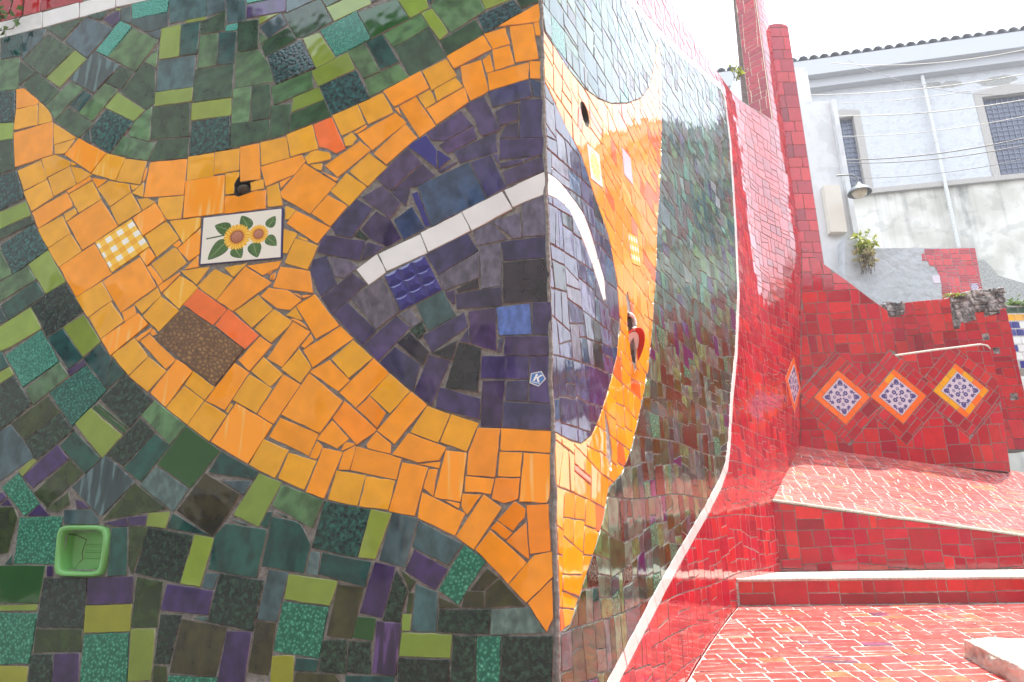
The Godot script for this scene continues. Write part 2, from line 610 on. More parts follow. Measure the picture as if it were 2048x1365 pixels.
func materials() -> void:
	var wob := noise_img(256, 0.012, 5, 2)
	wob.bump_map_to_normal_map(3.0)
	TEX.wobble = ImageTexture.create_from_image(wob)
	var fine := noise_img(256, 0.05, 6, 5)
	var fine2: Image = fine.duplicate()
	fine2.bump_map_to_normal_map(5.0)
	TEX.grain = ImageTexture.create_from_image(fine2)
	var fb := noise_img(256, 0.012, 7, 5)
	var fb2 := noise_img(256, 0.03, 17, 3)
	TEX.glaze = mapped(fb, func(v, x, y): return grey(clampf(0.965 + (v - 0.5) * 0.09 - (0.05 if fine.get_pixel(x, y).r > 0.86 else 0.0), 0, 1)))
	TEX.weather = mapped(fb, func(v, x, y): return grey(clampf(0.88 + (v - 0.5) * 0.45 + (fb2.get_pixel(x, y).r - 0.5) * 0.15, 0.55, 1)))
	TEX.cloud = mapped(fb2, func(v, x, y): return grey(clampf(0.80 + (v - 0.5) * 0.38 + (fine.get_pixel(x, y).r - 0.5) * 0.10, 0.5, 1)))
	TEX.mottle = mapped(fine, func(v, x, y): return grey(clampf(0.66 + (v - 0.5) * 0.75 + (fb2.get_pixel(x, y).r - 0.5) * 0.6, 0.25, 1)))
	TEX.runs = mapped(fb2, func(v, x, y): return grey(clampf(0.62 + maxf(0.0, v - 0.56) * 3.2 + (v - 0.5) * 0.3, 0.4, 1)))
	var o1 := Color(0.94, 0.56, 0.07)
	TEX.run_o = mapped(fb2, func(v, x, y): return Color(0.985, 0.615, 0.10).lerp(Color(0.96, 0.78, 0.55), clampf((v - 0.60) * 3.2, 0, 0.7)))
	TEX.run_y = mapped(fb2, func(v, x, y): return Color(0.93, 0.655, 0.09).lerp(Color(0.95, 0.80, 0.52), clampf((v - 0.62) * 3.0, 0, 0.6)))
	var cell := noise_img(256, 0.085, 11, 1, FastNoiseLite.TYPE_CELLULAR)
	var cell2 := noise_img(256, 0.05, 12, 1, FastNoiseLite.TYPE_CELLULAR)
	TEX.bubble = mapped(cell, func(v, x, y): return Color(0.07, 0.37, 0.28).lerp(Color(0.42, 0.74, 0.60), clampf(pow(clampf((0.42 - v) * 2.2, 0, 1), 1.4) + maxf(0.0, fb2.get_pixel(x, y).r - 0.55) * 0.9 + maxf(0.0, 0.30 - cell2.get_pixel(x, y).r) * 0.9, 0, 1)))
	TEX.pebble = mapped(cell, func(v, x, y): return Color(0.10, 0.42, 0.37).lerp(Color(0.36, 0.74, 0.66), clampf((0.55 - v) * 3.0, 0, 1)))
	TEX.ripple = mapped(fb2, func(v, x, y): return Color(0.09, 0.40, 0.33).lerp(Color(0.36, 0.70, 0.58), clampf(1.0 - absf(v - 0.5) * 7.0, 0, 1) * 0.8))
	M.glaze = mat(TEX.glaze, Vector3(3, 3, 3), 0.05, TEX.wobble, 0.10)
	M.weather = mat(TEX.weather, Vector3(4, 3, 1), 0.07, TEX.wobble, 0.12)
	M.cloud = mat(TEX.cloud, Vector3(3.5, 2.2, 1), 0.12, TEX.wobble, 0.12)
	M.mottle = mat(TEX.mottle, Vector3(4.2, 4.2, 1), 0.07, TEX.grain, 0.10)
	M.runs = mat(TEX.runs, Vector3(3.2, 0.5, 1), 0.1, TEX.wobble, 0.1)
	M.run_orange = mat(TEX.run_o, Vector3(4.2, 0.35, 1), 0.06, TEX.wobble, 0.1)
	M.run_yellow = mat(TEX.run_y, Vector3(4.2, 0.35, 1), 0.06, TEX.wobble, 0.1)
	M.bubble = mat(TEX.bubble, Vector3(3.6, 3.6, 1), 0.07, TEX.grain, 0.1)
	M.pebble = mat(TEX.pebble, Vector3(9, 9, 1), 0.08, TEX.grain, 0.15)
	M.ripple = mat(TEX.ripple, Vector3(6, 6, 1), 0.07, TEX.grain, 0.1)
	TEX.clean = mapped(fb, func(v, _x, _y): return grey(clampf(0.97 + (v - 0.5) * 0.05, 0, 1)))
	M.white = mat(TEX.clean, Vector3(2, 2, 1), 0.06, TEX.wobble, 0.08)
	M.floor = mat(TEX.weather, Vector3(3, 3, 1), 0.34, TEX.grain, 0.15)
	# mortar, plaster, stone
	var gr := mapped(fine, func(v, x, y): return grey(clampf(0.86 + (v - 0.5) * 0.35, 0.3, 1)))
	TEX.grit = gr
	M.grout = solid(Color(0.31, 0.285, 0.26), 0.95, gr, 3.0, TEX.grain, 1.0)
	M.light_grout = solid(Color(0.42, 0.38, 0.35), 0.9, gr, 3.0, TEX.grain, 0.8)
	M.pale_grout = solid(Color(0.72, 0.67, 0.63), 0.9, gr, 3.0, TEX.grain, 0.8)
	M.concrete = solid(Color(0.74, 0.71, 0.64), 0.95, mapped(fb, func(v, x, y): return grey(clampf(0.88 + (v - 0.5) * 0.4 + (fine.get_pixel(x, y).r - 0.5) * 0.3, 0.35, 1))), 1.4, TEX.grain, 1.2)
	M.rock = solid(Color(0.52, 0.45, 0.42), 0.95, mapped(fb, func(v, x, y): return grey(clampf(0.72 + (v - 0.5) * 0.9 + (fine.get_pixel(x, y).r - 0.5) * 0.5, 0.3, 1))), 2.0, TEX.grain, 1.5)
	var stain := noise_img(512, 0.010, 23, 5)
	var drip := noise_img(512, 0.03, 24, 3)
	TEX.plaster = mapped(stain, func(v, x, y): return Color(0.93, 0.93, 0.93).lerp(Color(0.60, 0.60, 0.60), clampf((v - 0.62) * 2.0, 0, 0.14)).lerp(Color(0.80, 0.79, 0.76), clampf((drip.get_pixel(x, y).r - 0.5) * 0.8, 0, 0.25)))
	M.plaster = solid(Color(0.57, 0.58, 0.60), 0.9, TEX.plaster, 0.5, TEX.grain, 0.4)
	var st_img := Image.create(768, 320, true, Image.FORMAT_RGB8)
	var n1 := FastNoiseLite.new()
	n1.seed = 31
	n1.frequency = 0.02
	n1.fractal_octaves = 5
	for x in 768:
		var long := 50.0 + 160.0 * pow(clampf(0.5 + n1.get_noise_2d(x * 2.2, 900.0), 0, 1), 1.6)
		var dense := clampf(0.15 + n1.get_noise_2d(x * 0.9, 300.0) * 1.6 + n1.get_noise_2d(x * 5.0, 500.0) * 0.5, 0, 1)
		for y in 320:
			var c := Color(0.90, 0.89, 0.865).lerp(Color(0.80, 0.785, 0.75), clampf(0.5 + n1.get_noise_2d(x * 0.8, y * 0.8) * 1.4, 0, 1))
			var run := dense * exp(-y / long) * clampf(0.75 + n1.get_noise_2d(x * 4.0, y * 0.9) * 1.1, 0, 1)
			var blot := clampf((n1.get_noise_2d(x * 1.3 + 200.0, y * 1.6) - 0.18) * 2.2, 0, 0.35)
			st_img.set_pixel(x, y, c.lerp(Color(0.40, 0.40, 0.39), clampf(run * 0.85 + blot * 0.4, 0, 0.8)))
	st_img.generate_mipmaps()
	TEX.stained = ImageTexture.create_from_image(st_img)
	M.stained = StandardMaterial3D.new()
	M.stained.albedo_texture = TEX.stained
	M.stained.albedo_color = Color(0.88, 0.875, 0.86)
	M.stained.uv1_scale = Vector3(1.0 / 15.2, -1.0 / 6.5, 1)
	M.stained.uv1_offset = Vector3(9.5 / 15.2, -1.439 / 6.5, 0)
	M.stained.roughness = 0.9
	M.white_paint = solid(Color(0.74, 0.745, 0.75), 0.8, TEX.plaster, 0.3)
	M.beige = solid(Color(0.66, 0.61, 0.53), 0.85)
	M.stone_trim = solid(Color(0.50, 0.46, 0.42), 0.85, gr, 2.0, TEX.grain, 0.5)
	M.cement = solid(Color(0.40, 0.39, 0.36), 0.95, gr, 1.0, TEX.grain, 0.7)
	M.eave = solid(Color(0.42, 0.425, 0.44), 0.85)
	M.clay = solid(Color(0.34, 0.335, 0.345), 0.85, gr, 2.0, TEX.grain, 0.6)
	M.glass = solid(Color(0.075, 0.085, 0.13), 0.12)
	M.muntin = solid(Color(0.13, 0.145, 0.20), 0.6)
	M.pipe = solid(Color(0.72, 0.72, 0.70), 0.6, gr, 1.5)
	M.wire = solid(Color(0.06, 0.06, 0.065), 0.55)
	M.pale_wire = solid(Color(0.30, 0.29, 0.27), 0.55)
	M.lamp_metal = solid(Color(0.14, 0.16, 0.17), 0.45)
	M.lamp_glass = solid(Color(0.55, 0.52, 0.42), 0.25)
	M.dish = solid(Color(0.17, 0.42, 0.125), 0.18)
	M.hole = solid(Color(0.030, 0.026, 0.02), 0.95, gr, 4.0)
	M.pebble_stone = solid(Color(0.085, 0.062, 0.034), 0.85, gr, 6.0, TEX.grain, 1.0)
	M.bead = solid(Color(0.70, 0.66, 0.58), 0.85, gr, 4.0)
	M.twig = solid(Color(0.07, 0.035, 0.022), 0.9)
	M.ground = solid(Color(0.19, 0.187, 0.183), 0.95, gr, 0.8, TEX.grain, 1.0)
	M.bark = solid(Color(0.085, 0.065, 0.045), 0.95, gr, 1.0)
	M.cup_red = solid(Color(0.62, 0.05, 0.03), 0.2)
	M.cup_white = solid(Color(0.74, 0.70, 0.68), 0.25)
	for k in [["leaf", Color(0.07, 0.13, 0.02)], ["leaf_yellow", Color(0.24, 0.27, 0.04)], ["leaf_dark", Color(0.06, 0.105, 0.035)], ["leaf_dry", Color(0.25, 0.21, 0.10)]]:
		M[k[0]] = solid(k[1], 0.5)
		M[k[0]].cull_mode = BaseMaterial3D.CULL_DISABLED
		M[k[0]].backlight_enabled = true
		M[k[0]].backlight = (k[1] * 0.8).linear_to_srgb()

func printed(img: Image, rough := 0.12) -> StandardMaterial3D:
	img.generate_mipmaps()
	var m := StandardMaterial3D.new()
	m.albedo_texture = ImageTexture.create_from_image(img)
	m.texture_repeat = false
	m.roughness = rough
	return m

func leaf_at(p: Vector2, base: Vector2, tip: Vector2, w: float) -> float:
	# 0 outside, else how near the midrib (1 on it)
	var d := tip - base
	var l := d.length()
	var t := (p - base).dot(d) / (l * l)
	if t < 0.0 or t > 1.0:
		return 0.0
	var half := w * 1.15 * pow(sin(PI * pow(t, 0.62)), 0.75) + 0.0001
	var off := absf((p - base).cross(d)) / l
	return 0.0 if off > half else 1.0 - off / half * 0.98

func sunflower_print() -> Image:
	var img := Image.create(400, 252, true, Image.FORMAT_RGB8)
	var nz := FastNoiseLite.new()
	nz.frequency = 0.06
	var leaves := [[0.36, 0.34, 0.155, 0.20, 0.075], [0.60, 0.36, 0.50, 0.05, 0.075], [0.84, 0.36, 0.93, 0.14, 0.055], [0.83, 0.56, 0.955, 0.76, 0.06], [0.66, 0.66, 0.72, 0.97, 0.075], [0.42, 0.72, 0.52, 0.95, 0.075], [0.33, 0.56, 0.09, 0.93, 0.085]]
	for y in 252:
		for x in 400:
			var u := x / 400.0
			var v := y / 252.0
			var p := Vector2(u, v * 0.63)
			var c := Color(0.90, 0.875, 0.82)
			for l in leaves:
				var k := leaf_at(p, Vector2(l[0], l[1] * 0.63), Vector2(l[2], l[3] * 0.63), l[4])
				if k > 0.0:
					var vein := 0.5 + 0.5 * sin(p.x * 190.0 + p.y * 150.0 * (1.0 if l[2] > l[0] else -1.0) + k * 10.0)
					c = Color(0.25, 0.37, 0.18).lerp(Color(0.42, 0.54, 0.31), vein * 0.5 + 0.4 * nz.get_noise_2d(x, y)) * (0.72 if k < 0.12 else 1.0)
					if k > 0.93:
						c = Color(0.48, 0.58, 0.36)
			if v > 0.435 - u * 0.15 + 0.03 and v < 0.465 - u * 0.15 + 0.03 and u > 0.05 and u < 0.3:
				c = Color(0.27, 0.36, 0.20)
			for f in [[0.725, 0.485, 0.125, 0.060], [0.452, 0.50, 0.175, 0.082]]:
				var d := p - Vector2(f[0], f[1] * 0.63)
				var r := d.length()
				var a := d.angle()
				var edge: float = f[2] * (0.86 + 0.14 * absf(cos(a * 13.0 + sin(a * 5.0))))
				if r < edge:
					var ray := absf(cos(a * 13.0 + sin(a * 5.0 + r * 30.0)))
					c = Color(0.84, 0.55, 0.12).lerp(Color(0.96, 0.78, 0.28), pow(ray, 0.7)).lerp(Color(0.80, 0.46, 0.10), clampf(1.0 - (r - f[3]) / 0.03, 0, 0.8))
				if r < f[3]:
					c = Color(0.58, 0.32, 0.22).lerp(Color(0.80, 0.57, 0.46), clampf(0.5 + nz.get_noise_2d(x * 3.0, y * 3.0) * 0.9 - d.y * 3.0, 0, 1))
					if r > f[3] * 0.9:
						c = Color(0.42, 0.20, 0.14)
			img.set_pixel(x, y, c)
	return img

func gingham_print() -> Image:
	var img := Image.create(128, 128, true, Image.FORMAT_RGB8)
	for y in 128:
		for x in 128:
			var a := fmod(x / 128.0 * 3.2 + 0.75, 1.0) < 0.5
			var b := fmod(y / 128.0 * 3.2 + 0.25, 1.0) < 0.5
			var fx := 0.5 + 0.5 * sin(x * 0.9) * sin(y * 0.9)
			var c := Color(0.93, 0.92, 0.89)
			if a and b: c = Color(0.93, 0.66, 0.13)
			elif a or b: c = Color(0.96, 0.78, 0.30).lerp(Color(0.94, 0.70, 0.2), fx * 0.5)
			img.set_pixel(x, y, c)
	return img

func crackle_print() -> Image:
	var n := FastNoiseLite.new()
	n.noise_type = FastNoiseLite.TYPE_CELLULAR
	n.cellular_return_type = FastNoiseLite.RETURN_DISTANCE2_SUB
	n.frequency = 0.05
	n.seed = 4
	var b := FastNoiseLite.new()
	b.frequency = 0.012
	var img := Image.create(320, 224, true, Image.FORMAT_RGB8)
	for y in 224:
		for x in 320:
			var k := 1.0
			var v := n.get_noise_2d(x * k, y * k) + 1.0
			var t := b.get_noise_2d(x, y)
			var c := Color(0.56, 0.42, 0.25).lerp(Color(0.66, 0.51, 0.31), clampf(0.5 + t, 0, 1)).lerp(Color(0.46, 0.36, 0.25), clampf(0.5 - x / 320.0, 0, 1) * 0.6)
			img.set_pixel(x, y, Color(0.30, 0.20, 0.16).lerp(c, clampf(v * 2.0, 0, 1)))
	return img

func azulejo_print() -> Image:
	var img := Image.create(160, 160, true, Image.FORMAT_RGB8)
	for y in 160:
		for x in 160:
			var q := Vector2(absf(x - 79.5), absf(y - 79.5)) / 80.0
			if q.x < q.y:
				q = Vector2(q.y, q.x)
			var r := q.length()
			var ink := 0.0
			var a := atan2(q.y, q.x)
			if absf(r - 0.16) < 0.05 and sin(a * 8.0) > -0.3: ink = 1.0
			var d := q.distance_to(Vector2(0.40, 0.0))
			if d < 0.18 * (0.75 + 0.25 * absf(cos(atan2(q.y, q.x - 0.40) * 3.0))): ink = 1.0
			if d < 0.05: ink = 0.2
			var e := q.distance_to(Vector2(0.38, 0.38))
			if e < 0.12 and e > 0.075: ink = 0.9
			if e < 0.04: ink = 0.9
			var g := q.distance_to(Vector2(0.78, 0.78))
			if g < 0.24 * (0.55 + 0.45 * absf(cos(atan2(q.y - 0.78, q.x - 0.78) * 2.0))): ink = 1.0
			if absf(sin(q.x * 13.0) * 0.10 + 0.52 - q.y) < 0.045 and q.x > 0.5: ink = 0.9
			var h := q.distance_to(Vector2(0.80, 0.26))
			if h < 0.15 * (0.6 + 0.4 * absf(cos(atan2(q.y - 0.26, q.x - 0.8) * 2.5))): ink = 0.95
			if q.x > 0.93: ink = 0.0
			var sp := sin(x * 1.7) * sin(y * 1.3)
			img.set_pixel(x, y, Color(0.80, 0.76, 0.80).lerp(Color(0.26, 0.22, 0.45), clampf(ink * 0.9 + sp * 0.08, 0, 1)))
	return img

func lemon_print() -> Image:
	var img := Image.create(128, 128, true, Image.FORMAT_RGB8)
	for y in 128:
		for x in 128:
			var d := Vector2(x - 63.5, y - 63.5) / 64.0
			var r := d.length()
			var a := fmod(d.angle() + TAU, TAU / 10.0) / (TAU / 10.0)
			var c := Color(0.92, 0.91, 0.88)
			if r < 0.86: c = Color(0.95, 0.70, 0.22)
			if r < 0.80: c = Color(0.95, 0.90, 0.76)
			if r < 0.72 and r > 0.10 and a > 0.1 and a < 0.9: c = Color(0.96, 0.76, 0.35).lerp(Color(0.97, 0.84, 0.52), 0.5 + 0.5 * sin(a * 30.0 + r * 20.0))
			img.set_pixel(x, y, c)
	return img

func weave_print() -> Image:
	var img := Image.create(96, 96, true, Image.FORMAT_RGB8)
	for y in 96:
		for x in 96:
			img.set_pixel(x, y, Color(0.88, 0.84, 0.86).lerp(Color(0.68, 0.60, 0.70), 0.6 * maxf(pow(0.5 + 0.5 * sin(x * 0.9), 4.0), pow(0.5 + 0.5 * sin(y * 0.9), 4.0))))
	return img

# a whole printed tile: corners start at lower left, run anticlockwise
func print_tile(parent: Node3D, called: String, label: String, s: Surf, q: PackedVector2Array, m: Material, thick := 0.0065, rim: Material = null) -> MeshInstance3D:
	var b := Mesher.new()
	var cen := (q[0] + q[1] + q[2] + q[3]) * 0.25
	var c3 := s.at(cen, 0)
	var uvs := [Vector2(0, 1), Vector2(1, 1), Vector2(1, 0), Vector2(0, 0)]
	var fr := s.axes(cen)
	var top := []
	for i in 4:
		top.append(cen + (q[i] - cen) * (1.0 - 0.0016 / (q[i] - cen).length()))
	var k := []
	for i in 4:
		k.append(b.vert(s.at(top[i], thick) - c3, fr[2], uvs[i]))
	b.tri(k[0], k[1], k[2])
	b.tri(k[0], k[2], k[3])
	for i in 4:
		var j := (i + 1) % 4
		var e := (q[j] - q[i]).normalized()
		var w: Vector3 = fr[0] * e.y - fr[1] * e.x
		b.quad([s.at(top[i], thick) - c3, s.at(top[j], thick) - c3, s.at(q[j], thick - 0.0014) - c3, s.at(q[i], thick - 0.0014) - c3], (fr[2] + w).normalized(), [uvs[i], uvs[j], uvs[j], uvs[i]])
		b.quad([s.at(q[i], thick - 0.0014) - c3, s.at(q[j], thick - 0.0014) - c3, s.at(q[j], -0.003) - c3, s.at(q[i], -0.003) - c3], w, [uvs[i], uvs[j], uvs[j], uvs[i]])
	var o := part(parent, called, b.done(), m, c3)
	o.set_meta("at", c3)
	if label:
		o.set_meta("label", label)
	if rim:
		var big := PackedVector2Array()
		for i in 4:
			big.append(cen + (q[i] - cen) * (1.0 + 0.0048 / (q[i] - cen).length() * 1.3))
		part(o, "rim", slab(s, big, 0.004).duplicate(), rim, Vector3.ZERO).position = s.n * (thick - 0.0022) - c3
	return o

#@@ LEAVES
func leaf_into(m: Mesher, p: Vector3, dir: Vector3, l: float, w: float) -> void:
	var side := dir.cross(Vector3(rng.randfn(), rng.randfn(), rng.randfn())).normalized()
	var up := side.cross(dir).normalized()
	var a := m.vert(p, up)
	var b := m.vert(p + dir * l * 0.45 + side * w + up * w * 0.25, (up - side * 0.3).normalized())
	var t := m.vert(p + dir * l - up * l * 0.12, up)
	var d := m.vert(p + dir * l * 0.45 - side * w + up * w * 0.25, (up + side * 0.3).normalized())
	var e := m.vert(p + dir * l * 0.5, up)
	m.tri(a, b, e)
	m.tri(b, t, e)
	m.tri(a, e, d)
	m.tri(e, t, d)

func weed(called: String, label: String, at: Vector3, spread: Vector3, stems: int, leaf: String, l: float, per := 9) -> void:
	var t := thing(called, label, "plant", at)
	var sm := Mesher.new()
	var lm := Mesher.new()
	for i in stems:
		var base := Vector3(rng.randf_range(-0.3, 0.3) * spread.x, 0, rng.randf_range(-0.3, 0.3) * spread.z)
		var tip := Vector3(rng.randf_range(-0.5, 0.5) * spread.x, rng.randf_range(0.5, 1.0) * spread.y, rng.randf_range(-0.5, 0.5) * spread.z)
		var pts := []
		for k in 5:
			var f := k / 4.0
			pts.append(base.lerp(tip, f) + Vector3(0, spread.y * 0.15 * sin(f * PI), 0))
		tube_into(sm, pts, 0.0035, 0.0015, 5)
		for k in per:
			var f := rng.randf_range(0.2, 1.0)
			var p: Vector3 = pts[int(f * 3.99)].lerp(pts[int(f * 3.99) + 1], fmod(f * 3.99, 1.0))
			leaf_into(lm, p, Vector3(rng.randfn(), rng.randf_range(-0.3, 1.0), rng.randfn()).normalized(), l * rng.randf_range(0.6, 1.2), l * 0.28)
	part(t, "stem", sm.done(), M.twig, at)
	var f := part(t, "foliage", lm.done(), M[leaf], at)
	f.set_meta("kind", "stuff")

func tree(label: String, at: Vector3, h: float, r: float) -> void:
	var t := thing("street_tree", label, "tree", at, "trees across the steps")
	var tm := Mesher.new()
	var lm := Mesher.new()
	var top := Vector3(rng.randf_range(-0.3, 0.3), h * 0.6, rng.randf_range(-0.3, 0.3))
	tube_into(tm, [Vector3.ZERO, top * 0.5 + Vector3(0.1, 0, 0), top], 0.2, 0.09, 10)
	for i in 16:
		var d := Vector3(rng.randfn(), rng.randf_range(-0.2, 1.0), rng.randfn()).normalized()
		var tip := Vector3(d.x * r, h * 0.66 + d.y * h * 0.3, d.z * r) * Vector3(1, 1, 1) * 1.0
		var st := top * rng.randf_range(0.6, 1.0)
		tube_into(tm, [st, st.lerp(tip, 0.5) + Vector3(0, 0.2, 0), tip], 0.05, 0.012, 6)
		for k in 5:
			var c := st.lerp(tip, rng.randf_range(0.45, 1.1))
			for j in 60:
				var p := c + Vector3(rng.randfn(), rng.randfn() * 0.7, rng.randfn()) * r * 0.16
				leaf_into(lm, p, Vector3(rng.randfn(), rng.randfn(), rng.randfn()).normalized(), 0.17, 0.05)
	part(t, "trunk", tm.done(), M.bark, at)
	part(t, "crown", lm.done(), M.leaf_dark, at)

# ================================================================ the place
func _ready() -> void:
	rng.seed = 20240611
	seed(7)
	cam = Camera3D.new()
	cam.name = "camera"
	cam.fov = 53.13
	cam.near = 0.05
	cam.far = 400.0
	cam.position = Vector3(0, EYE, 0)
	cam.rotation = Vector3(deg_to_rad(16.6), 0, deg_to_rad(-0.6))
	add_child(cam)
	cam.current = true
	var sky := ProceduralSkyMaterial.new()
	sky.sky_top_color = Color(0.90, 0.945, 1.0)
	sky.sky_horizon_color = Color(0.97, 0.98, 1.0)
	sky.sky_curve = 0.25
	sky.ground_bottom_color = Color(0.30, 0.28, 0.26)
	sky.ground_horizon_color = Color(0.60, 0.60, 0.60)
	sky.sun_angle_max = 30.0
	sky.sky_energy_multiplier = 1.22
	var env := Environment.new()
	env.background_mode = Environment.BG_SKY
	env.sky = Sky.new()
	env.sky.sky_material = sky
	env.fog_enabled = true
	env.fog_density = 0.004
	env.fog_light_color = Color(0.93, 0.95, 1.0)
	env.tonemap_mode = Environment.TONE_MAPPER_LINEAR
	env.tonemap_exposure = 2.18
	env.sdfgi_enabled = true
	env.ssao_enabled = true
	env.ssil_enabled = true
	var we := WorldEnvironment.new()
	we.name = "world"
	we.environment = env
	add_child(we)
	var sun := DirectionalLight3D.new()
	sun.name = "sun"
	sun.light_energy = 1.6
	sun.light_color = Color(1.0, 0.96, 0.89)
	sun.light_angular_distance = 0.5
	sun.shadow_enabled = true
	var az := deg_to_rad(56.0)
	var el := deg_to_rad(70.0)
	var to_sun := Vector3(sin(az) * cos(el), sin(el), -cos(az) * cos(el))
	sun.position = to_sun * 50.0
	add_child(sun)
	sun.look_at_from_position(to_sun * 50.0, Vector3.ZERO, Vector3.RIGHT)

	materials()
	var x := CORNER.x
	var f := -CORNER.z
	for i in 401:
		side_x.append(x)
		side_f.append(f)
		var h := side_heading(i * 0.02 + 0.01)
		x += 0.02 * sin(h)
		f += 0.02 * cos(h)

	ground()
	background()
	var lw := flat(CORNER, Vector3(cos(LEFT_TURN), 0, sin(LEFT_TURN)), Vector3.UP)
	front_wall(lw)
	side_wall()
	ramps()
	far_walls()
	small_things(lw)

func ground() -> void:
	var g := MeshInstance3D.new()
	var pm := PlaneMesh.new()
	pm.size = Vector2(300, 300)
	g.mesh = pm
	g.material_override = M.ground
	g.name = "ground"
	tag(g, "", "", "", "structure")
	add_child(g, true)

# ---------------------------------------------------------------- the flat mosaic wall on the left
func front_wall(s: Surf) -> void:
	var w := thing("mosaic_wall", "big mosaic wall of orange, green and navy broken tiles with a sunflower tile", "wall", s.at(Vector2(-1.6, -EYE), 0))
	var dish := Rect2(-1.746, -0.068, 0.161, 0.124)
	var hole := Rect2(-1.233, 1.307, 0.07, 0.07)
	var xs := [-4.2, -3.4]
	for i in 34:
		xs.append(-3.3 + i * 0.1)
	xs.append_array([dish.position.x, dish.end.x, hole.position.x, hole.end.x])
	var ys := [-1.6, -1.2]
	for i in 40:
		ys.append(-1.1 + i * 0.1)
	ys.append_array([dish.position.y, dish.end.y, hole.position.y, hole.end.y])
	xs.sort()
	ys.sort()
	part(w, "mortar_body", body(s, xs, func(_x): return 2.8, -1.6, ys, 0.3, [dish, hole], 0.003), M.grout)
	var list := []
	var tl := func(code: String, a: Array) -> void: list.append([poly(a, 0.001), code])
	tl.call("w", [-2800, 2330, -2588, 2340, -2612, 2435, -2827, 2431])
	tl.call("w", [-2585, 2339, -2377, 2349, -2398, 2441, -2609, 2435])
	tl.call("w", [-2168, 2355, -2188, 2444, -2394, 2439, -2373, 2347])
	tl.call("w", [-1969, 2368, -1984, 2450, -2183, 2444, -2165, 2357])
	tl.call("w", [-1780, 2375, -1796, 2457, -1981, 2451, -1966, 2370])
	tl.call("w", [-1777, 2374, -1599, 2378, -1611, 2458, -1791, 2458])
	tl.call("r", [-2818, 2434, -2570, 2443, -2632, 2685, -2888, 2692])
	tl.call("r", [-2567, 2443, -2408, 2444, -2463, 2676, -2625, 2682])
	tl.call("r", [-2170, 2448, -2215, 2667, -2457, 2674, -2405, 2448])
	tl.call("t", [-2582, 2213, -2466, 2208, -2488, 2340, -2609, 2335])
	tl.call("s", [-2363, 2275, -2349, 2328, -2359, 2336, -2485, 2340, -2451, 2180])
	tl.call("g", [-2448, 2178, -2292, 2054, -2156, 2175, -2332, 2302])
	tl.call("g", [-2239, 2249, -2145, 2346, -2141, 2351, -2365, 2344])
	tl.call("s", [-2223, 2235, -2077, 2118, -1963, 2253, -2132, 2355])
	tl.call("p", [-1969, 2263, -1931, 2292, -1944, 2340, -1958, 2346, -2027, 2318])
	tl.call("t", [-2039, 2317, -2004, 2363, -2124, 2355])
	tl.call("s", [-1870, 2262, -1886, 2359, -1939, 2353, -1927, 2288])
	tl.call("a", [-1964, 2101, -1862, 2241, -1930, 2286, -2034, 2145])
	tl.call("a", [-1867, 2284, -1682, 2280, -1687, 2370, -1884, 2368])
	tl.call("s", [-1866, 2261, -1777, 2193, -1671, 2200, -1678, 2277, -1867, 2281])
	tl.call("m", [-1961, 2101, -1796, 1989, -1703, 2133, -1853, 2228])
	tl.call("l", [-1943, 2343, -1944, 2357, -1969, 2365, -1964, 2353])
	tl.call("s", [-1701, 2183, -1702, 2194, -1769, 2185, -1703, 2137])
	tl.call("l", [-1583, 2024, -1600, 2196, -1699, 2195, -1684, 2029])
	tl.call("t", [-1493, 2020, -1500, 2188, -1595, 2191, -1580, 2028])
	tl.call("s", [-1471, 2213, -1488, 2342, -1682, 2348, -1658, 2212])
	tl.call("l", [-1578, 2194, -1479, 2192, -1475, 2194, -1469, 2207, -1530, 2210, -1576, 2209])
	tl.call("s", [-1383, 2220, -1396, 2339, -1485, 2345, -1467, 2210])
	tl.call("g", [-1370, 2113, -1377, 2218, -1496, 2184, -1489, 2119])
	tl.call("s", [-1363, 2147, -1272, 2145, -1294, 2333, -1392, 2337])
	tl.call("p", [-1269, 2155, -1084, 2149, -1092, 2230, -1275, 2225])
	tl.call("a", [-1278, 2234, -1146, 2232, -1151, 2280, -1285, 2284])
	tl.call("a", [-1367, 2108, -1309, 2104, -1312, 2141, -1369, 2138])
	tl.call("g", [-1296, 1989, -1197, 1983, -1209, 2134, -1309, 2142])
	tl.call("m", [-1481, 1943, -1388, 1941, -1402, 2106, -1493, 2116])
	tl.call("t", [-1305, 1934, -1309, 2093, -1396, 2107, -1385, 1944])
	tl.call("l", [-1113, 2146, -1207, 2147, -1203, 2108])
	tl.call("s", [-1146, 2031, -1072, 2082, -1106, 2146, -1123, 2138, -1201, 2094, -1154, 2028])
	tl.call("m", [-1159, 2028, -1199, 2069, -1190, 2001])
	tl.call("s", [-1488, 1852, -1501, 2016, -1687, 2026, -1674, 1865])
	tl.call("g", [-1292, 1767, -1304, 1931, -1490, 1939, -1479, 1775])
	tl.call("m", [-1105, 1805, -1137, 1899, -1189, 1976, -1303, 1987, -1286, 1809])
	tl.call("l", [-1668, 1789, -1483, 1781, -1489, 1849, -1581, 1856, -1675, 1860])
	tl.call("g", [-1660, 1627, -1471, 1613, -1490, 1776, -1677, 1786])
	tl.call("l", [-1287, 1680, -1295, 1764, -1482, 1770, -1474, 1687])
	tl.call("T", [-1275, 1523, -1290, 1677, -1468, 1680, -1460, 1519])
	tl.call("m", [-1196, 1637, -1207, 1802, -1291, 1806, -1279, 1639])
	tl.call("g", [-1187, 1636, -1106, 1635, -1110, 1730, -1121, 1797, -1204, 1804])
	tl.call("g", [-1272, 1523, -1096, 1541, -1105, 1628, -1278, 1636])
	tl.call("l", [-2285, 2050, -2196, 1983, -2077, 2110, -2153, 2174])
	tl.call("S", [-2002, 1919, -1884, 2034, -2040, 2145, -2154, 2021])
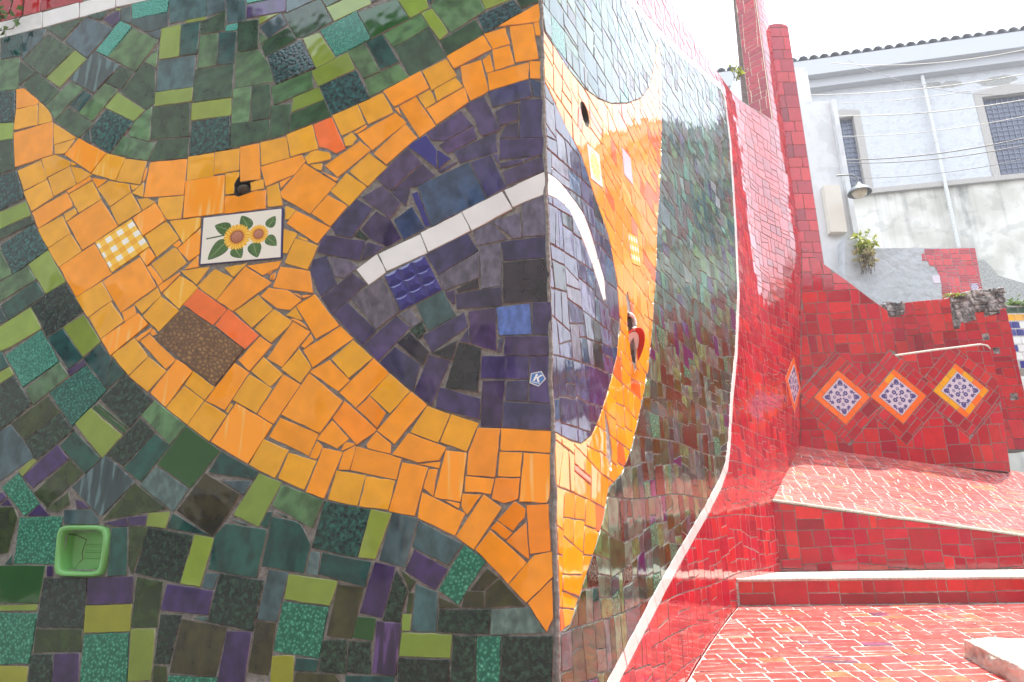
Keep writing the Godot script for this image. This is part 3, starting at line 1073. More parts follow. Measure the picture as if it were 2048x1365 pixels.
	tl.call("g", [-1856, 1908, -1806, 1992, -1881, 2033, -1948, 1961])
	tl.call("g", [-1709, 1780, -1673, 1810, -1683, 1909, -1695, 1984, -1754, 2026, -1858, 1899])
	tl.call("m", [-1692, 1985, -1697, 2090, -1756, 2033])
	tl.call("m", [-2182, 1816, -2062, 1956, -2076, 1965, -2144, 2003, -2252, 1897])
	tl.call("t", [-2119, 1878, -2061, 1830, -2005, 1904, -2055, 1941])
	tl.call("m", [-2061, 1825, -1979, 1770, -1872, 1909, -1946, 1956])
	tl.call("l", [-1927, 1832, -1760, 1732, -1716, 1781, -1872, 1898])
	tl.call("g", [-2185, 1809, -2035, 1696, -1968, 1756, -2126, 1866])
	tl.call("T", [-1963, 1665, -1858, 1593, -1761, 1729, -1916, 1819, -1980, 1735])
	tl.call("t", [-1983, 1733, -2014, 1692, -1966, 1660])
	tl.call("m", [-1757, 1730, -1776, 1665, -1665, 1620, -1681, 1790])
	tl.call("m", [-1845, 1589, -1656, 1527, -1636, 1606, -1801, 1667])
	tl.call("g", [-1468, 1606, -1624, 1621, -1652, 1528, -1467, 1510])
	tl.call("m", [-2436, 2022, -2472, 2197, -2654, 2217, -2607, 2036, -2546, 2028])
	tl.call("g", [-2437, 2041, -2350, 2093, -2460, 2174])
	tl.call("g", [-2414, 2033, -2254, 1900, -2194, 1964, -2347, 2092])
	tl.call("T", [-2571, 1860, -2418, 1843, -2448, 2012, -2616, 2034])
	tl.call("l", [-2545, 1762, -2401, 1754, -2419, 1840, -2570, 1857])
	tl.call("g", [-2495, 1572, -2351, 1595, -2399, 1751, -2544, 1757])
	tl.call("T", [-2444, 1376, -2263, 1440, -2335, 1580, -2494, 1569])
	tl.call("l", [-2430, 1286, -2207, 1352, -2248, 1422, -2452, 1370])
	tl.call("g", [-2182, 1313, -2201, 1347, -2429, 1283, -2416, 1233])
	tl.call("o", [-2419, 1910, -2305, 1915, -2301, 1935, -2401, 2017, -2446, 2020])
	tl.call("y", [-2407, 1799, -2276, 1802, -2301, 1911, -2418, 1907])
	tl.call("y", [-2200, 1809, -2216, 1850, -2242, 1881, -2298, 1928, -2273, 1805])
	tl.call("o", [-2157, 1634, -2197, 1806, -2402, 1782, -2350, 1602])
	tl.call("y", [-2046, 1701, -2192, 1800, -2164, 1685])
	tl.call("y", [-2147, 1635, -2088, 1630, -2054, 1694, -2160, 1683])
	tl.call("y", [-2052, 1562, -2057, 1587, -2142, 1631, -2213, 1621, -2162, 1524])
	tl.call("y", [-2272, 1477, -2162, 1518, -2216, 1616, -2331, 1581])
	tl.call("y", [-2106, 1423, -2161, 1515, -2274, 1470, -2206, 1368])
	tl.call("y", [-1999, 1468, -2051, 1559, -2156, 1521, -2105, 1427])
	tl.call("O", [-2090, 1623, -1935, 1513, -1875, 1599, -2032, 1695])
	tl.call("Q", [-1933, 1510, -1803, 1458, -1772, 1558, -1870, 1594])
	tl.call("y", [-1798, 1454, -1675, 1420, -1661, 1525, -1770, 1554])
	tl.call("y", [-1996, 1469, -1927, 1503, -1990, 1541, -2047, 1560])
	tl.call("y", [-2016, 1565, -2053, 1587, -2046, 1564])
	tl.call("o", [-1924, 1478, -1935, 1494, -2043, 1442, -2028, 1428])
	tl.call("y", [-1857, 1379, -1921, 1473, -2027, 1425, -1961, 1330])
	tl.call("o", [-1844, 1467, -1927, 1488, -1888, 1436])
	tl.call("y", [-1806, 1338, -1715, 1392, -1731, 1430, -1835, 1461, -1887, 1433])
	tl.call("y", [-1709, 1397, -1679, 1417, -1728, 1431])
	tl.call("y", [-1705, 1384, -1650, 1360, -1661, 1428, -1708, 1388])
	tl.call("y", [-1648, 1299, -1713, 1389, -1805, 1334, -1749, 1247])
	tl.call("y", [-1587, 1330, -1630, 1353, -1680, 1355, -1644, 1300])
	tl.call("o", [-1995, 1366, -2033, 1428, -2043, 1437, -2206, 1365, -2153, 1284])
	tl.call("y", [-2015, 1297, -1966, 1330, -1983, 1356, -2035, 1335, -2022, 1308])
	tl.call("o", [-1905, 1156, -1750, 1244, -1857, 1376, -2011, 1295])
	tl.call("y", [-1981, 1241, -2040, 1328, -2155, 1280, -2081, 1186])
	tl.call("o", [-1646, 1358, -1456, 1343, -1468, 1507, -1645, 1520, -1648, 1368])
	tl.call("o", [-1669, 1434, -1658, 1438, -1652, 1496, -1662, 1491])
	tl.call("y", [-1575, 1315, -1516, 1240, -1453, 1237, -1456, 1340, -1575, 1347])
	tl.call("O", [-1445, 1239, -1265, 1238, -1281, 1405, -1457, 1403])
	tl.call("y", [-1333, 1409, -1344, 1516, -1464, 1515, -1454, 1406])
	tl.call("y", [-1217, 1419, -1226, 1516, -1339, 1517, -1330, 1414])
	tl.call("o", [-1207, 1366, -1118, 1364, -1141, 1525, -1224, 1522])
	tl.call("y", [-1267, 1318, -1229, 1317, -1234, 1359, -1215, 1392, -1218, 1411, -1279, 1412])
	tl.call("o", [-1261, 1234, -1080, 1232, -1088, 1312, -1144, 1313, -1206, 1300, -1226, 1308, -1269, 1312])
	tl.call("y", [-1155, 1318, -1097, 1321, -1105, 1362, -1161, 1355])
	tl.call("y", [-1119, 1424, -999, 1439, -1022, 1539, -1138, 1528])
	tl.call("o", [-1090, 1328, -971, 1362, -943, 1396, -930, 1414, -946, 1444, -1122, 1418])
	tl.call("y", [-1074, 1239, -1010, 1237, -1039, 1337, -1087, 1325])
	tl.call("O", [-1622, 1186, -1525, 1242, -1588, 1326, -1684, 1271, -1642, 1210])
	tl.call("s", [-1080, 2139, -943, 2181, -937, 2230, -1089, 2237])
	tl.call("g", [-1021, 2000, -973, 2001, -862, 2050, -928, 2176, -1093, 2132])
	tl.call("g", [-1019, 1991, -1061, 2064, -1163, 2020, -1172, 2013, -1179, 1985, -1159, 1938])
	tl.call("T", [-1093, 1790, -923, 1836, -932, 1856, -1000, 1989, -1148, 1938])
	tl.call("g", [-893, 2128, -836, 2150, -821, 2184, -925, 2177])
	tl.call("l", [-852, 2046, -694, 2101, -708, 2140, -817, 2147, -895, 2124])
	tl.call("l", [-918, 1832, -834, 1866, -920, 2007, -990, 1992])
	tl.call("E", [-687, 1927, -758, 2075, -917, 2018, -835, 1873])
	tl.call("G", [-683, 1927, -525, 1987, -584, 2094, -750, 2066])
	tl.call("t", [-647, 2122, -694, 2128, -692, 2103])
	tl.call("l", [-445, 2022, -465, 2084, -579, 2093, -522, 1989])
	tl.call("l", [-397, 1857, -363, 1885, -400, 1959, -431, 2011, -478, 2004])
	tl.call("m", [-353, 1885, -217, 1955, -253, 2059, -410, 2074, -438, 2029])
	tl.call("t", [-441, 2039, -410, 2080, -462, 2083])
	tl.call("l", [-104, 1987, -110, 2036, -238, 2039, -217, 1962])
	tl.call("T", [-205, 1855, -71, 1921, -105, 1983, -247, 1934, -216, 1854])
	tl.call("g", [-75, 1935, -7, 1948, -2, 2008, -98, 1998])
	tl.call("m", [-442, 1931, -481, 2001, -632, 1934, -587, 1863])
	tl.call("g", [-514, 1718, -370, 1780, -440, 1925, -584, 1861, -526, 1735])
	tl.call("g", [-256, 1923, -396, 1853, -366, 1782, -220, 1854])
	tl.call("m", [-706, 1742, -636, 1765, -712, 1906, -784, 1887])
	tl.call("t", [-637, 1773, -560, 1790, -639, 1939, -706, 1911])
	tl.call("l", [-884, 1750, -746, 1796, -785, 1881, -935, 1822, -932, 1806, -903, 1745])
	tl.call("m", [-676, 1656, -517, 1716, -566, 1785, -704, 1737])
	tl.call("T", [-835, 1604, -677, 1650, -742, 1789, -895, 1743])
	tl.call("m", [-923, 1741, -939, 1826, -1115, 1781, -1093, 1694, -1086, 1693])
	tl.call("l", [-1010, 1644, -872, 1681, -901, 1742, -1008, 1712])
	tl.call("g", [-1093, 1537, -1015, 1552, -1015, 1684, -1105, 1692])
	tl.call("g", [-835, 1597, -871, 1678, -1011, 1636, -1012, 1554])
	tl.call("y", [-993, 1442, -879, 1460, -914, 1572, -1021, 1545])
	tl.call("d", [-878, 1468, -847, 1458, -809, 1432, -800, 1429, -765, 1444, -832, 1591, -911, 1573])
	tl.call("y", [-784, 1501, -686, 1537, -727, 1630, -831, 1598])
	tl.call("y", [-676, 1534, -575, 1568, -622, 1664, -724, 1630])
	tl.call("o", [-573, 1592, -432, 1648, -471, 1732, -622, 1670])
	tl.call("y", [-424, 1637, -325, 1684, -369, 1768, -465, 1732])
	tl.call("o", [-190, 1774, -223, 1845, -368, 1777, -337, 1716])
	tl.call("y", [-401, 1583, -300, 1631, -330, 1675, -415, 1637])
	tl.call("y", [-446, 1561, -405, 1584, -431, 1644, -480, 1622])
	tl.call("o", [-203, 1593, -231, 1735, -312, 1722, -301, 1645, -272, 1563])
	tl.call("o", [-181, 1679, -198, 1755, -227, 1732, -209, 1672])
	tl.call("o", [-178, 1678, -102, 1691, -122, 1777, -188, 1770])
	tl.call("o", [-186, 1774, -120, 1784, -137, 1861, -221, 1850])
	tl.call("o", [-12, 1695, -32, 1855, -122, 1862, -100, 1697])
	tl.call("o", [-96, 1863, -2, 1859, -7, 1943, -164, 1869])
	tl.call("o", [-22, 1801, -3, 1793, -2, 1855, -28, 1856])
	tl.call("o", [-200, 1594, -52, 1616, -51, 1686, -207, 1670])
	tl.call("o", [2, 1606, 4, 1683, -47, 1693, -47, 1619])
	tl.call("o", [-277, 1561, -297, 1625, -443, 1559, -402, 1485])
	tl.call("o", [-467, 1441, -404, 1481, -487, 1621, -555, 1593])
	tl.call("o", [-521, 1515, -566, 1566, -721, 1496, -654, 1418])
	tl.call("o", [-541, 1545, -555, 1586, -571, 1585])
	tl.call("o", [-712, 1504, -681, 1523, -685, 1534, -736, 1508, -719, 1500])
	tl.call("y", [-737, 1452, -720, 1481, -743, 1511, -776, 1489, -766, 1453])
	tl.call("o", [-475, 1443, -524, 1509, -647, 1401, -594, 1347])
	tl.call("o", [-659, 1419, -706, 1466, -847, 1383, -792, 1326, -789, 1324])
	tl.call("y", [-664, 1268, -589, 1339, -667, 1408, -742, 1341])
	tl.call("y", [-735, 1197, -668, 1268, -754, 1337, -814, 1268])
	tl.call("o", [-802, 1123, -740, 1197, -823, 1254, -886, 1186])
	tl.call("o", [-891, 1185, -792, 1300, -932, 1404, -1023, 1294, -1016, 1270])
	tl.call("y", [-825, 1405, -822, 1420, -833, 1436, -886, 1454, -909, 1451, -934, 1430, -917, 1398])
	tl.call("y", [-858, 1361, -857, 1392, -910, 1395, -880, 1373])
	tl.call("o", [-787, 1318, -855, 1357, -795, 1307])
	tl.call("o", [-804, 1121, -952, 1208, -986, 1158, -852, 1060])
	tl.call("y", [-996, 1177, -978, 1175, -953, 1212, -998, 1233])
	tl.call("o", [-1024, 1309, -981, 1356, -1032, 1337])
	tl.call("n", [-40, 1540, -50, 1613, -202, 1590, -206, 1589, -187, 1522])
	tl.call("b", [-34, 1541, -3, 1528, 5, 1587, -47, 1616])
	tl.call("n", [-89, 1378, -4, 1367, 0, 1524, -83, 1532])
	tl.call("n", [-160, 1438, -91, 1453, -87, 1520, -135, 1521, -177, 1499])
	tl.call("n", [-255, 1484, -242, 1435, -221, 1406, -157, 1424, -219, 1573, -277, 1557, -293, 1548])
	tl.call("n", [-162, 1387, -92, 1379, -91, 1443, -136, 1439])
	tl.call("n", [-2, 1296, -1, 1364, -161, 1383, -162, 1303])
	tl.call("n", [-423, 1425, -369, 1409, -262, 1459, -309, 1528, -439, 1454])
	tl.call("n", [-354, 1357, -246, 1401, -257, 1452, -391, 1396])
	tl.call("n", [-169, 1335, -176, 1415, -334, 1361, -307, 1310])
	tl.call("c", [-398, 1377, -442, 1447, -496, 1422, -510, 1410, -396, 1301])
	tl.call("c", [-385, 1299, -344, 1334, -395, 1379, -390, 1297])
	tl.call("n", [-454, 1332, -510, 1405, -631, 1294, -571, 1237])
	tl.call("n", [-467, 1242, -401, 1272, -451, 1330, -569, 1235])
	tl.call("n", [-569, 1125, -529, 1182, -604, 1263, -690, 1228])
	tl.call("n", [-511, 1167, -495, 1237, -569, 1232])
	tl.call("b", [-410, 1074, -210, 1155, -276, 1311, -467, 1239])
	tl.call("n", [-208, 1158, -137, 1188, -192, 1326, -269, 1304])
	tl.call("n", [-167, 1325, -189, 1328, -163, 1281])
	tl.call("n", [-160, 1267, -79, 1277, -79, 1293, -91, 1294, -160, 1288])
	tl.call("n", [-71, 1281, -35, 1294, -53, 1295, -74, 1293])
	tl.call("n", [-3, 1233, -6, 1293, -151, 1252, -137, 1196])
	tl.call("c", [-414, 1076, -467, 1217, -489, 1213, -432, 1074])
	tl.call("b", [-515, 1035, -432, 1068, -485, 1161, -555, 1118])
	tl.call("n", [-380, 1282, -324, 1309, -320, 1319, -395, 1292])
	tl.call("n", [-780, 1088, -714, 1067, -638, 1173, -705, 1223, -801, 1119])
	tl.call("k", [-659, 1051, -648, 1055, -658, 1067, -687, 1097, -705, 1074])
	tl.call("n", [-574, 1015, -521, 1040, -566, 1119, -626, 1162, -680, 1099, -643, 1054])
	tl.call("w", [-263, 1039, -118, 1104, -153, 1174, -298, 1116])
	tl.call("w", [-1, 1144, -1, 1231, -147, 1179, -117, 1110])
	tl.call("T", [-2218, 1095, -2081, 1180, -2183, 1309, -2192, 1306, -2336, 1226, -2236, 1088])
	tl.call("m", [-2331, 1051, -2241, 1089, -2330, 1210, -2367, 1190])
	tl.call("l", [-2047, 983, -1959, 1025, -2079, 1176, -2167, 1123])
	tl.call("m", [-2108, 1050, -2165, 1116, -2329, 1042, -2307, 956])
	tl.call("t", [-2211, 885, -2048, 979, -2109, 1046, -2266, 954])
	tl.call("k", [-2033, 847, -1999, 795, -1847, 890, -1957, 1020, -2041, 982])
	tl.call("k", [-2037, 854, -2044, 976, -2107, 933])
	tl.call("l", [-2032, 835, -2109, 931, -2278, 846, -2253, 746, -2165, 771])
	tl.call("E", [-2069, 600, -1920, 693, -2036, 829, -2189, 738])
	tl.call("t", [-1851, 669, -1809, 699, -1934, 829, -1999, 792, -1868, 659])
	tl.call("l", [-1738, 758, -1842, 874, -1931, 832, -1809, 703])
	tl.call("t", [-1680, 575, -1680, 691, -1743, 750, -1807, 694])
	tl.call("t", [-1602, 624, -1677, 689, -1676, 571])
	tl.call("p", [-1790, 671, -1806, 690, -1873, 653, -1855, 631])
	tl.call("m", [-2002, 528, -1859, 631, -1918, 690, -2055, 591])
	tl.call("U", [-1674, 564, -1789, 668, -1937, 570, -1805, 437])
	tl.call("k", [-1548, 420, -1465, 513, -1602, 620, -1697, 530, -1572, 435])
	tl.call("G", [-1568, 398, -1558, 409, -1715, 511, -1725, 498])
	tl.call("G", [-1558, 414, -1553, 419, -1701, 515, -1707, 510])
	tl.call("l", [-1575, 391, -1733, 500, -1792, 444, -1645, 313])
	tl.call("m", [-1312, 415, -1456, 512, -1506, 461, -1369, 349])
	tl.call("k", [-1438, 395, -1510, 449, -1628, 326, -1552, 280])
	tl.call("t", [-1369, 346, -1438, 391, -1548, 273, -1468, 222])
	tl.call("G", [-1264, 195, -1162, 319, -1310, 412, -1410, 281])
	tl.call("k", [-2169, 423, -2137, 436, -2008, 530, -2126, 651, -2214, 598])
	tl.call("l", [-2125, 655, -2154, 688, -2228, 650, -2216, 604])
	tl.call("v", [-1870, 494, -1939, 557, -2088, 459, -2011, 393])
	tl.call("k", [-1938, 318, -1794, 422, -1868, 491, -2005, 390, -1948, 323])
	tl.call("t", [-1708, 259, -1649, 311, -1789, 418, -1842, 365])
	tl.call("s", [-1955, 327, -2017, 394, -2088, 455, -2183, 409, -2119, 227])
	tl.call("p", [-1931, 215, -1791, 315, -1853, 370, -1988, 256])
	tl.call("t", [-2231, 661, -2158, 690, -2207, 756, -2252, 742])
	tl.call("t", [-2283, 864, -2215, 885, -2260, 942, -2301, 933])
	tl.call("y", [-1907, 1152, -1979, 1238, -2079, 1182, -2008, 1093])
	tl.call("o", [-1740, 1037, -1850, 1179, -2002, 1093, -1895, 953])
	tl.call("y", [-1720, 923, -1783, 1007, -1893, 950, -1818, 862])
	tl.call("y", [-1648, 832, -1723, 917, -1814, 861, -1743, 768])
	tl.call("o", [-1670, 869, -1521, 960, -1621, 1094, -1782, 1010])
	tl.call("O", [-1547, 1087, -1585, 1129, -1625, 1105, -1584, 1052])
	tl.call("y", [-1543, 1086, -1450, 1153, -1524, 1237, -1615, 1186])
	tl.call("y", [-1494, 981, -1401, 1045, -1455, 1110, -1467, 1118, -1565, 1059])
	tl.call("o", [-1496, 979, -1565, 1054, -1583, 1049, -1517, 964])
	tl.call("o", [-1497, 933, -1425, 1000, -1427, 1009, -1516, 961])
	tl.call("y", [-1571, 855, -1496, 919, -1517, 956, -1616, 897])
	tl.call("o", [-1643, 829, -1597, 857, -1611, 888, -1615, 892, -1665, 869])
	tl.call("Q", [-1337, 937, -1364, 959, -1424, 996, -1493, 931, -1408, 859])
	tl.call("y", [-1483, 776, -1406, 853, -1493, 917, -1564, 845])
	tl.call("y", [-1295, 1016, -1426, 1015, -1343, 949])
	tl.call("o", [-1346, 1022, -1354, 1070, -1409, 1018])
	tl.call("O", [-1392, 1051, -1349, 1078, -1360, 1186, -1452, 1111, -1436, 1091])
	tl.call("Q", [-1431, 1132, -1361, 1192, -1366, 1232, -1508, 1235])
	tl.call("o", [-1454, 1113, -1436, 1131, -1451, 1146, -1477, 1128])
	tl.call("y", [-1190, 962, -1273, 1007, -1342, 945, -1317, 923, -1251, 879])
	tl.call("y", [-1187, 964, -1136, 1014, -1231, 1006, -1192, 967])
	tl.call("o", [-1142, 1002, -1248, 878, -1173, 828, -1025, 925])
	tl.call("o", [-1006, 981, -994, 1009, -1138, 1005, -1066, 959])
	tl.call("o", [-1016, 938, -1011, 965, -1027, 936])
	tl.call("d", [-1252, 781, -1200, 839, -1336, 933, -1389, 874])
	tl.call("d", [-1106, 678, -1056, 726, -1195, 839, -1243, 780, -1124, 691])
	tl.call("y", [-1009, 820, -1075, 882, -1168, 828, -1088, 757])
	tl.call("o", [-992, 823, -939, 811, -896, 846, -958, 889, -1035, 906, -1065, 877])
	tl.call("y", [-1003, 694, -940, 750, -927, 769, -1004, 820, -1025, 803, -1077, 752])
	tl.call("o", [-999, 687, -1052, 723, -1128, 639, -1078, 595])
	tl.call("o", [-951, 601, -852, 724, -924, 767, -1015, 637])
	tl.call("y", [-1029, 644, -1073, 595, -1005, 543, -989, 533, -946, 577])
	tl.call("o", [-1143, 630, -1245, 499, -1161, 460, -1080, 592])
	tl.call("y", [-984, 526, -1076, 585, -1133, 495, -1034, 442])
	tl.call("y", [-1248, 502, -1214, 547, -1308, 612, -1338, 563])
	tl.call("O", [-1409, 485, -1312, 612, -1385, 662, -1484, 543])
	tl.call("o", [-1429, 627, -1391, 660, -1524, 770, -1560, 746])
	tl.call("y", [-1514, 682, -1589, 761, -1676, 699, -1586, 613])
	tl.call("y", [-1493, 546, -1426, 621, -1511, 680, -1584, 611])
	tl.call("O", [-1536, 811, -1587, 858, -1739, 767, -1684, 699])
	tl.call("o", [-1523, 780, -1515, 799, -1582, 758, -1568, 744])
	tl.call("o", [-1490, 768, -1510, 791, -1521, 777, -1508, 761])
	tl.call("y", [-1251, 501, -1340, 560, -1406, 482, -1308, 417])
	tl.call("y", [-1209, 353, -1151, 444, -1249, 498, -1306, 415])
	tl.call("O", [-1120, 484, -1204, 353, -1050, 271, -968, 400])
	tl.call("y", [-1147, 449, -1130, 480, -1143, 484, -1160, 455])
	tl.call("o", [-965, 402, -874, 535, -944, 574, -1031, 440])
	tl.call("y", [-991, 1040, -973, 1035, -937, 1112, -997, 1140])
	tl.call("y", [-934, 1092, -893, 1075, -894, 1084, -935, 1104])
	tl.call("y", [-980, 999, -883, 961, -848, 1053, -943, 1092, -951, 1074])
	tl.call("o", [-1045, 963, -1035, 959, -1025, 971])
	tl.call("o", [-852, 867, -873, 955, -996, 987, -1021, 908])
	tl.call("o", [-1020, 956, -1015, 965, -1033, 956, -1034, 935])
	tl.call("o", [-904, 865, -935, 877, -895, 851])
	tl.call("o", [-892, 851, -859, 861, -896, 863])
	tl.call("o", [-828, 695, -743, 737, -846, 863, -916, 825])
	tl.call("y", [-886, 768, -918, 821, -956, 792])
	tl.call("o", [-894, 767, -937, 780, -857, 731])
	tl.call("o", [-686, 684, -738, 735, -876, 658, -833, 592])
	tl.call("o", [-864, 668, -837, 692, -850, 714, -885, 674, -870, 664])
	tl.call("y", [-837, 592, -891, 664, -953, 595, -874, 539])
	tl.call("y", [-693, 545, -609, 610, -686, 680, -762, 616])
	tl.call("o", [-728, 501, -689, 537, -771, 614, -839, 583, -844, 577])
	tl.call("o", [-662, 441, -547, 551, -605, 609, -725, 497])
	tl.call("y", [-539, 415, -470, 486, -544, 550, -614, 481])
	tl.call("D", [-580, 369, -553, 419, -614, 477, -658, 439])
	tl.call("o", [-518, 314, -409, 437, -466, 485, -582, 361])
	tl.call("o", [-786, 361, -711, 467, -845, 573, -939, 434])
	tl.call("D", [-650, 318, -594, 353, -582, 366, -705, 467, -745, 411])
	tl.call("o", [-680, 339, -745, 404, -793, 347, -795, 342, -721, 308])
	tl.call("o", [-791, 360, -940, 422, -978, 360, -824, 288])
	tl.call("y", [-330, 402, -409, 433, -464, 350, -369, 312])
	tl.call("y", [-274, 280, -234, 368, -327, 402, -363, 315])
	tl.call("o", [-363, 257, -341, 297, -471, 349, -526, 281, -435, 252])
	tl.call("o", [-610, 305, -529, 284, -531, 316, -583, 357, -616, 315])
	tl.call("A", [-268, 278, -273, 208, -182, 198, -165, 348, -237, 354])
	tl.call("o", [-165, 280, -8, 266, -3, 332, -162, 348])
	tl.call("n", [-848, 1025, -681, 974, -659, 1047, -823, 1091, -838, 1073])
	tl.call("n", [-663, 1023, -674, 976, -620, 991, -584, 1017, -651, 1042])
	tl.call("n", [-872, 963, -866, 942, -824, 852, -763, 892, -810, 1009, -865, 998])
	tl.call("N", [-790, 976, -772, 923, -737, 913, -683, 949, -730, 985, -796, 1001])
	tl.call("n", [-648, 883, -703, 930, -822, 847, -772, 778])
	tl.call("w", [-639, 876, -575, 919, -613, 991, -689, 941])
	tl.call("w", [-423, 975, -452, 1049, -607, 992, -573, 923])
	tl.call("w", [-420, 977, -267, 1039, -301, 1115, -451, 1054])
	tl.call("N", [-518, 767, -591, 898, -694, 840, -704, 832, -600, 713])
	tl.call("n", [-599, 708, -716, 820, -766, 777, -651, 656])
	tl.call("n", [-588, 596, -477, 709, -531, 753, -647, 655])
	tl.call("s", [-412, 688, -314, 734, -364, 829, -460, 786])
	tl.call("N", [-470, 707, -444, 725, -481, 774, -518, 757])
	tl.call("k", [-421, 688, -434, 726, -478, 699, -445, 662])
	tl.call("K", [-429, 572, -405, 615, -479, 691, -524, 656])
	tl.call("n", [-274, 692, -286, 743, -427, 677, -431, 672, -398, 614])
	tl.call("n", [-437, 575, -530, 643, -584, 593, -504, 520, -460, 484])
	tl.call("n", [-333, 578, -408, 604, -457, 482, -394, 434])
	tl.call("K", [-326, 579, -307, 649, -399, 610])
	tl.call("K", [-348, 491, -238, 467, -227, 615, -304, 642])
	tl.call("n", [-266, 634, -270, 688, -300, 644])
	tl.call("n", [-238, 960, -277, 1031, -430, 968, -381, 889])
	tl.call("N", [-357, 827, -234, 864, -238, 956, -386, 884])
	tl.call("N", [-245, 980, -136, 993, -192, 1062, -259, 1038])
	tl.call("N", [-114, 991, -86, 994, -91, 1087, -190, 1064])
	tl.call("N", [0, 992, -1, 1139, -82, 1116, -83, 995])
	tl.call("n", [6, 910, 5, 988, -158, 985, -152, 915])
	tl.call("K", [-151, 763, 8, 757, 6, 907, -153, 908])
	tl.call("N", [-226, 822, -158, 825, -160, 980, -236, 978])
	tl.call("K", [-310, 816, -236, 824, -236, 860, -316, 829])
	tl.call("n", [-313, 758, -171, 753, -156, 754, -155, 822, -318, 812])
	tl.call("n", [-329, 778, -320, 777, -321, 830, -356, 821])
	tl.call("n", [-262, 633, -176, 599, -178, 733, -179, 750, -272, 745])
	tl.call("q", [-168, 654, -58, 648, -62, 754, -176, 750])
	tl.call("n", [-55, 648, 8, 640, 8, 753, -53, 756])
	tl.call("n", [-151, 586, 6, 574, 8, 637, -147, 649])
	tl.call("n", [-172, 599, -162, 599, -151, 646, -169, 640])
	tl.call("n", [-229, 514, -72, 501, -68, 575, -225, 589])
	tl.call("n", [-71, 428, -1, 419, 6, 570, -65, 575])
	tl.call("n", [-150, 437, -77, 430, -72, 498, -143, 499])
	tl.call("n", [-163, 351, -148, 503, -223, 506, -229, 357])
	tl.call("n", [-380, 425, -231, 380, -229, 447, -366, 493, -371, 480])
	tl.call("n", [-158, 351, -6, 336, -1, 416, -151, 433])
	tl.call("y", [-942, 219, -897, 311, -996, 351, -1044, 268])
	tl.call("l", [-1936, 313, -1954, 323, -1973, 312, -2013, 279, -1990, 257])
	tl.call("v", [-1854, 144, -1719, 259, -1787, 314, -1924, 197])
	tl.call("e", [-1890, 158, -2012, 272, -2072, 220, -1947, 116])
	tl.call("p", [-2041, 182, -2060, 203, -2112, 201, -2097, 144])
	tl.call("p", [-2009, 153, -2034, 179, -2065, 156])
	tl.call("p", [-1832, 114, -1885, 157, -1893, 151, -1931, 116])
	tl.call("v", [-1802, 126, -1755, 155, -1767, 195, -1854, 140])
	tl.call("p", [-1720, 137, -1666, 139, -1701, 162, -1734, 167])
	tl.call("S", [-1492, 225, -1630, 323, -1757, 211, -1611, 106])
	tl.call("v", [-1345, 129, -1493, 220, -1602, 95])
	tl.call("p", [-1535, 73, -1495, 74, -1501, 103, -1597, 84])
	tl.call("p", [-1428, 76, -1423, 109, -1498, 103, -1492, 78])
	tl.call("l", [-1332, 119, -1419, 115, -1420, 73, -1342, 64])
	tl.call("t", [-1162, 36, -1320, 114, -1339, 65])
	tl.call("W", [-1320, 118, -1268, 193, -1412, 274, -1473, 213])
	tl.call("V", [-1153, 35, -1062, 169, -1211, 245, -1308, 121])
	tl.call("t", [-1021, 216, -1016, 221, -1004, 242, -1159, 317, -1198, 248])
	tl.call("s", [-1053, 167, -1025, 213, -1140, 217])
	tl.call("l", [-1085, 104, -986, 63, -915, 204, -1003, 237])
	tl.call("t", [-953, 58, -939, 111, -960, 109, -978, 67])
	tl.call("s", [-1028, 76, -1093, 89, -1035, 68])
	tl.call("t", [-1158, -70, -975, -96, -952, 54, -1108, 75, -1145, 40])
	tl.call("s", [-1766, 85, -1620, 83, -1620, 101, -1656, 133, -1777, 133])
	tl.call("v", [-2055, -17, -1986, -11, -1973, 110, -1999, 149, -2085, 149, -2096, 141])
	tl.call("e", [-1953, -48, -1771, -51, -1779, 111, -1963, 111])
	tl.call("t", [-1958, -50, -1959, -12, -1991, -50])
	tl.call("t", [-1547, -90, -1470, -87, -1494, 71, -1559, 69])
	tl.call("v", [-1469, -55, -1448, -83, -1413, 69, -1491, 74])
	tl.call("k", [-1438, -80, -1261, -111, -1231, 40, -1410, 69])
	tl.call("l", [-1258, -112, -1182, -123, -1151, 14, -1149, 31, -1224, 41])
	tl.call("s", [-1171, -125, -1130, -130, -1117, -81, -1167, -81])
	tl.call("G", [-1814, -178, -1812, -54, -2046, -53, -2013, -180])
	tl.call("l", [-2006, -207, -1817, -201, -1820, -182, -2011, -187])
	tl.call("p", [-1799, -92, -1773, -92, -1781, -55, -1807, -57])
	tl.call("k", [-1614, -255, -1631, -97, -1809, -95, -1807, -255])
	tl.call("p", [-1614, -182, -1435, -174, -1443, -90, -1627, -96])
	tl.call("Y", [-1608, -271, -1427, -262, -1435, -178, -1618, -185])
	tl.call("v", [-1324, -247, -1322, -107, -1427, -92, -1425, -249])
	tl.call("p", [-1139, -209, -1129, -134, -1307, -115, -1318, -195])
	tl.call("k", [-971, -253, -948, -103, -1113, -81, -1138, -229])
	tl.call("s", [-962, -218, -889, -225, -864, -78, -935, -70])
	tl.call("V", [-977, -372, -904, -378, -891, -228, -962, -222])
	tl.call("e", [-1811, -369, -1813, -211, -2005, -210, -1962, -376])
	tl.call("v", [-1800, -335, -1609, -327, -1615, -258, -1805, -261])
	tl.call("e", [-1593, -438, -1412, -431, -1431, -266, -1605, -274])
	tl.call("l", [-1411, -411, -1322, -405, -1330, -251, -1422, -255])
	tl.call("k", [-1263, -356, -1237, -210, -1318, -208, -1318, -357])
	tl.call("V", [-1257, -380, -1090, -388, -1066, -244, -1236, -222])
	tl.call("p", [-1080, -408, -985, -405, -974, -256, -1064, -254])
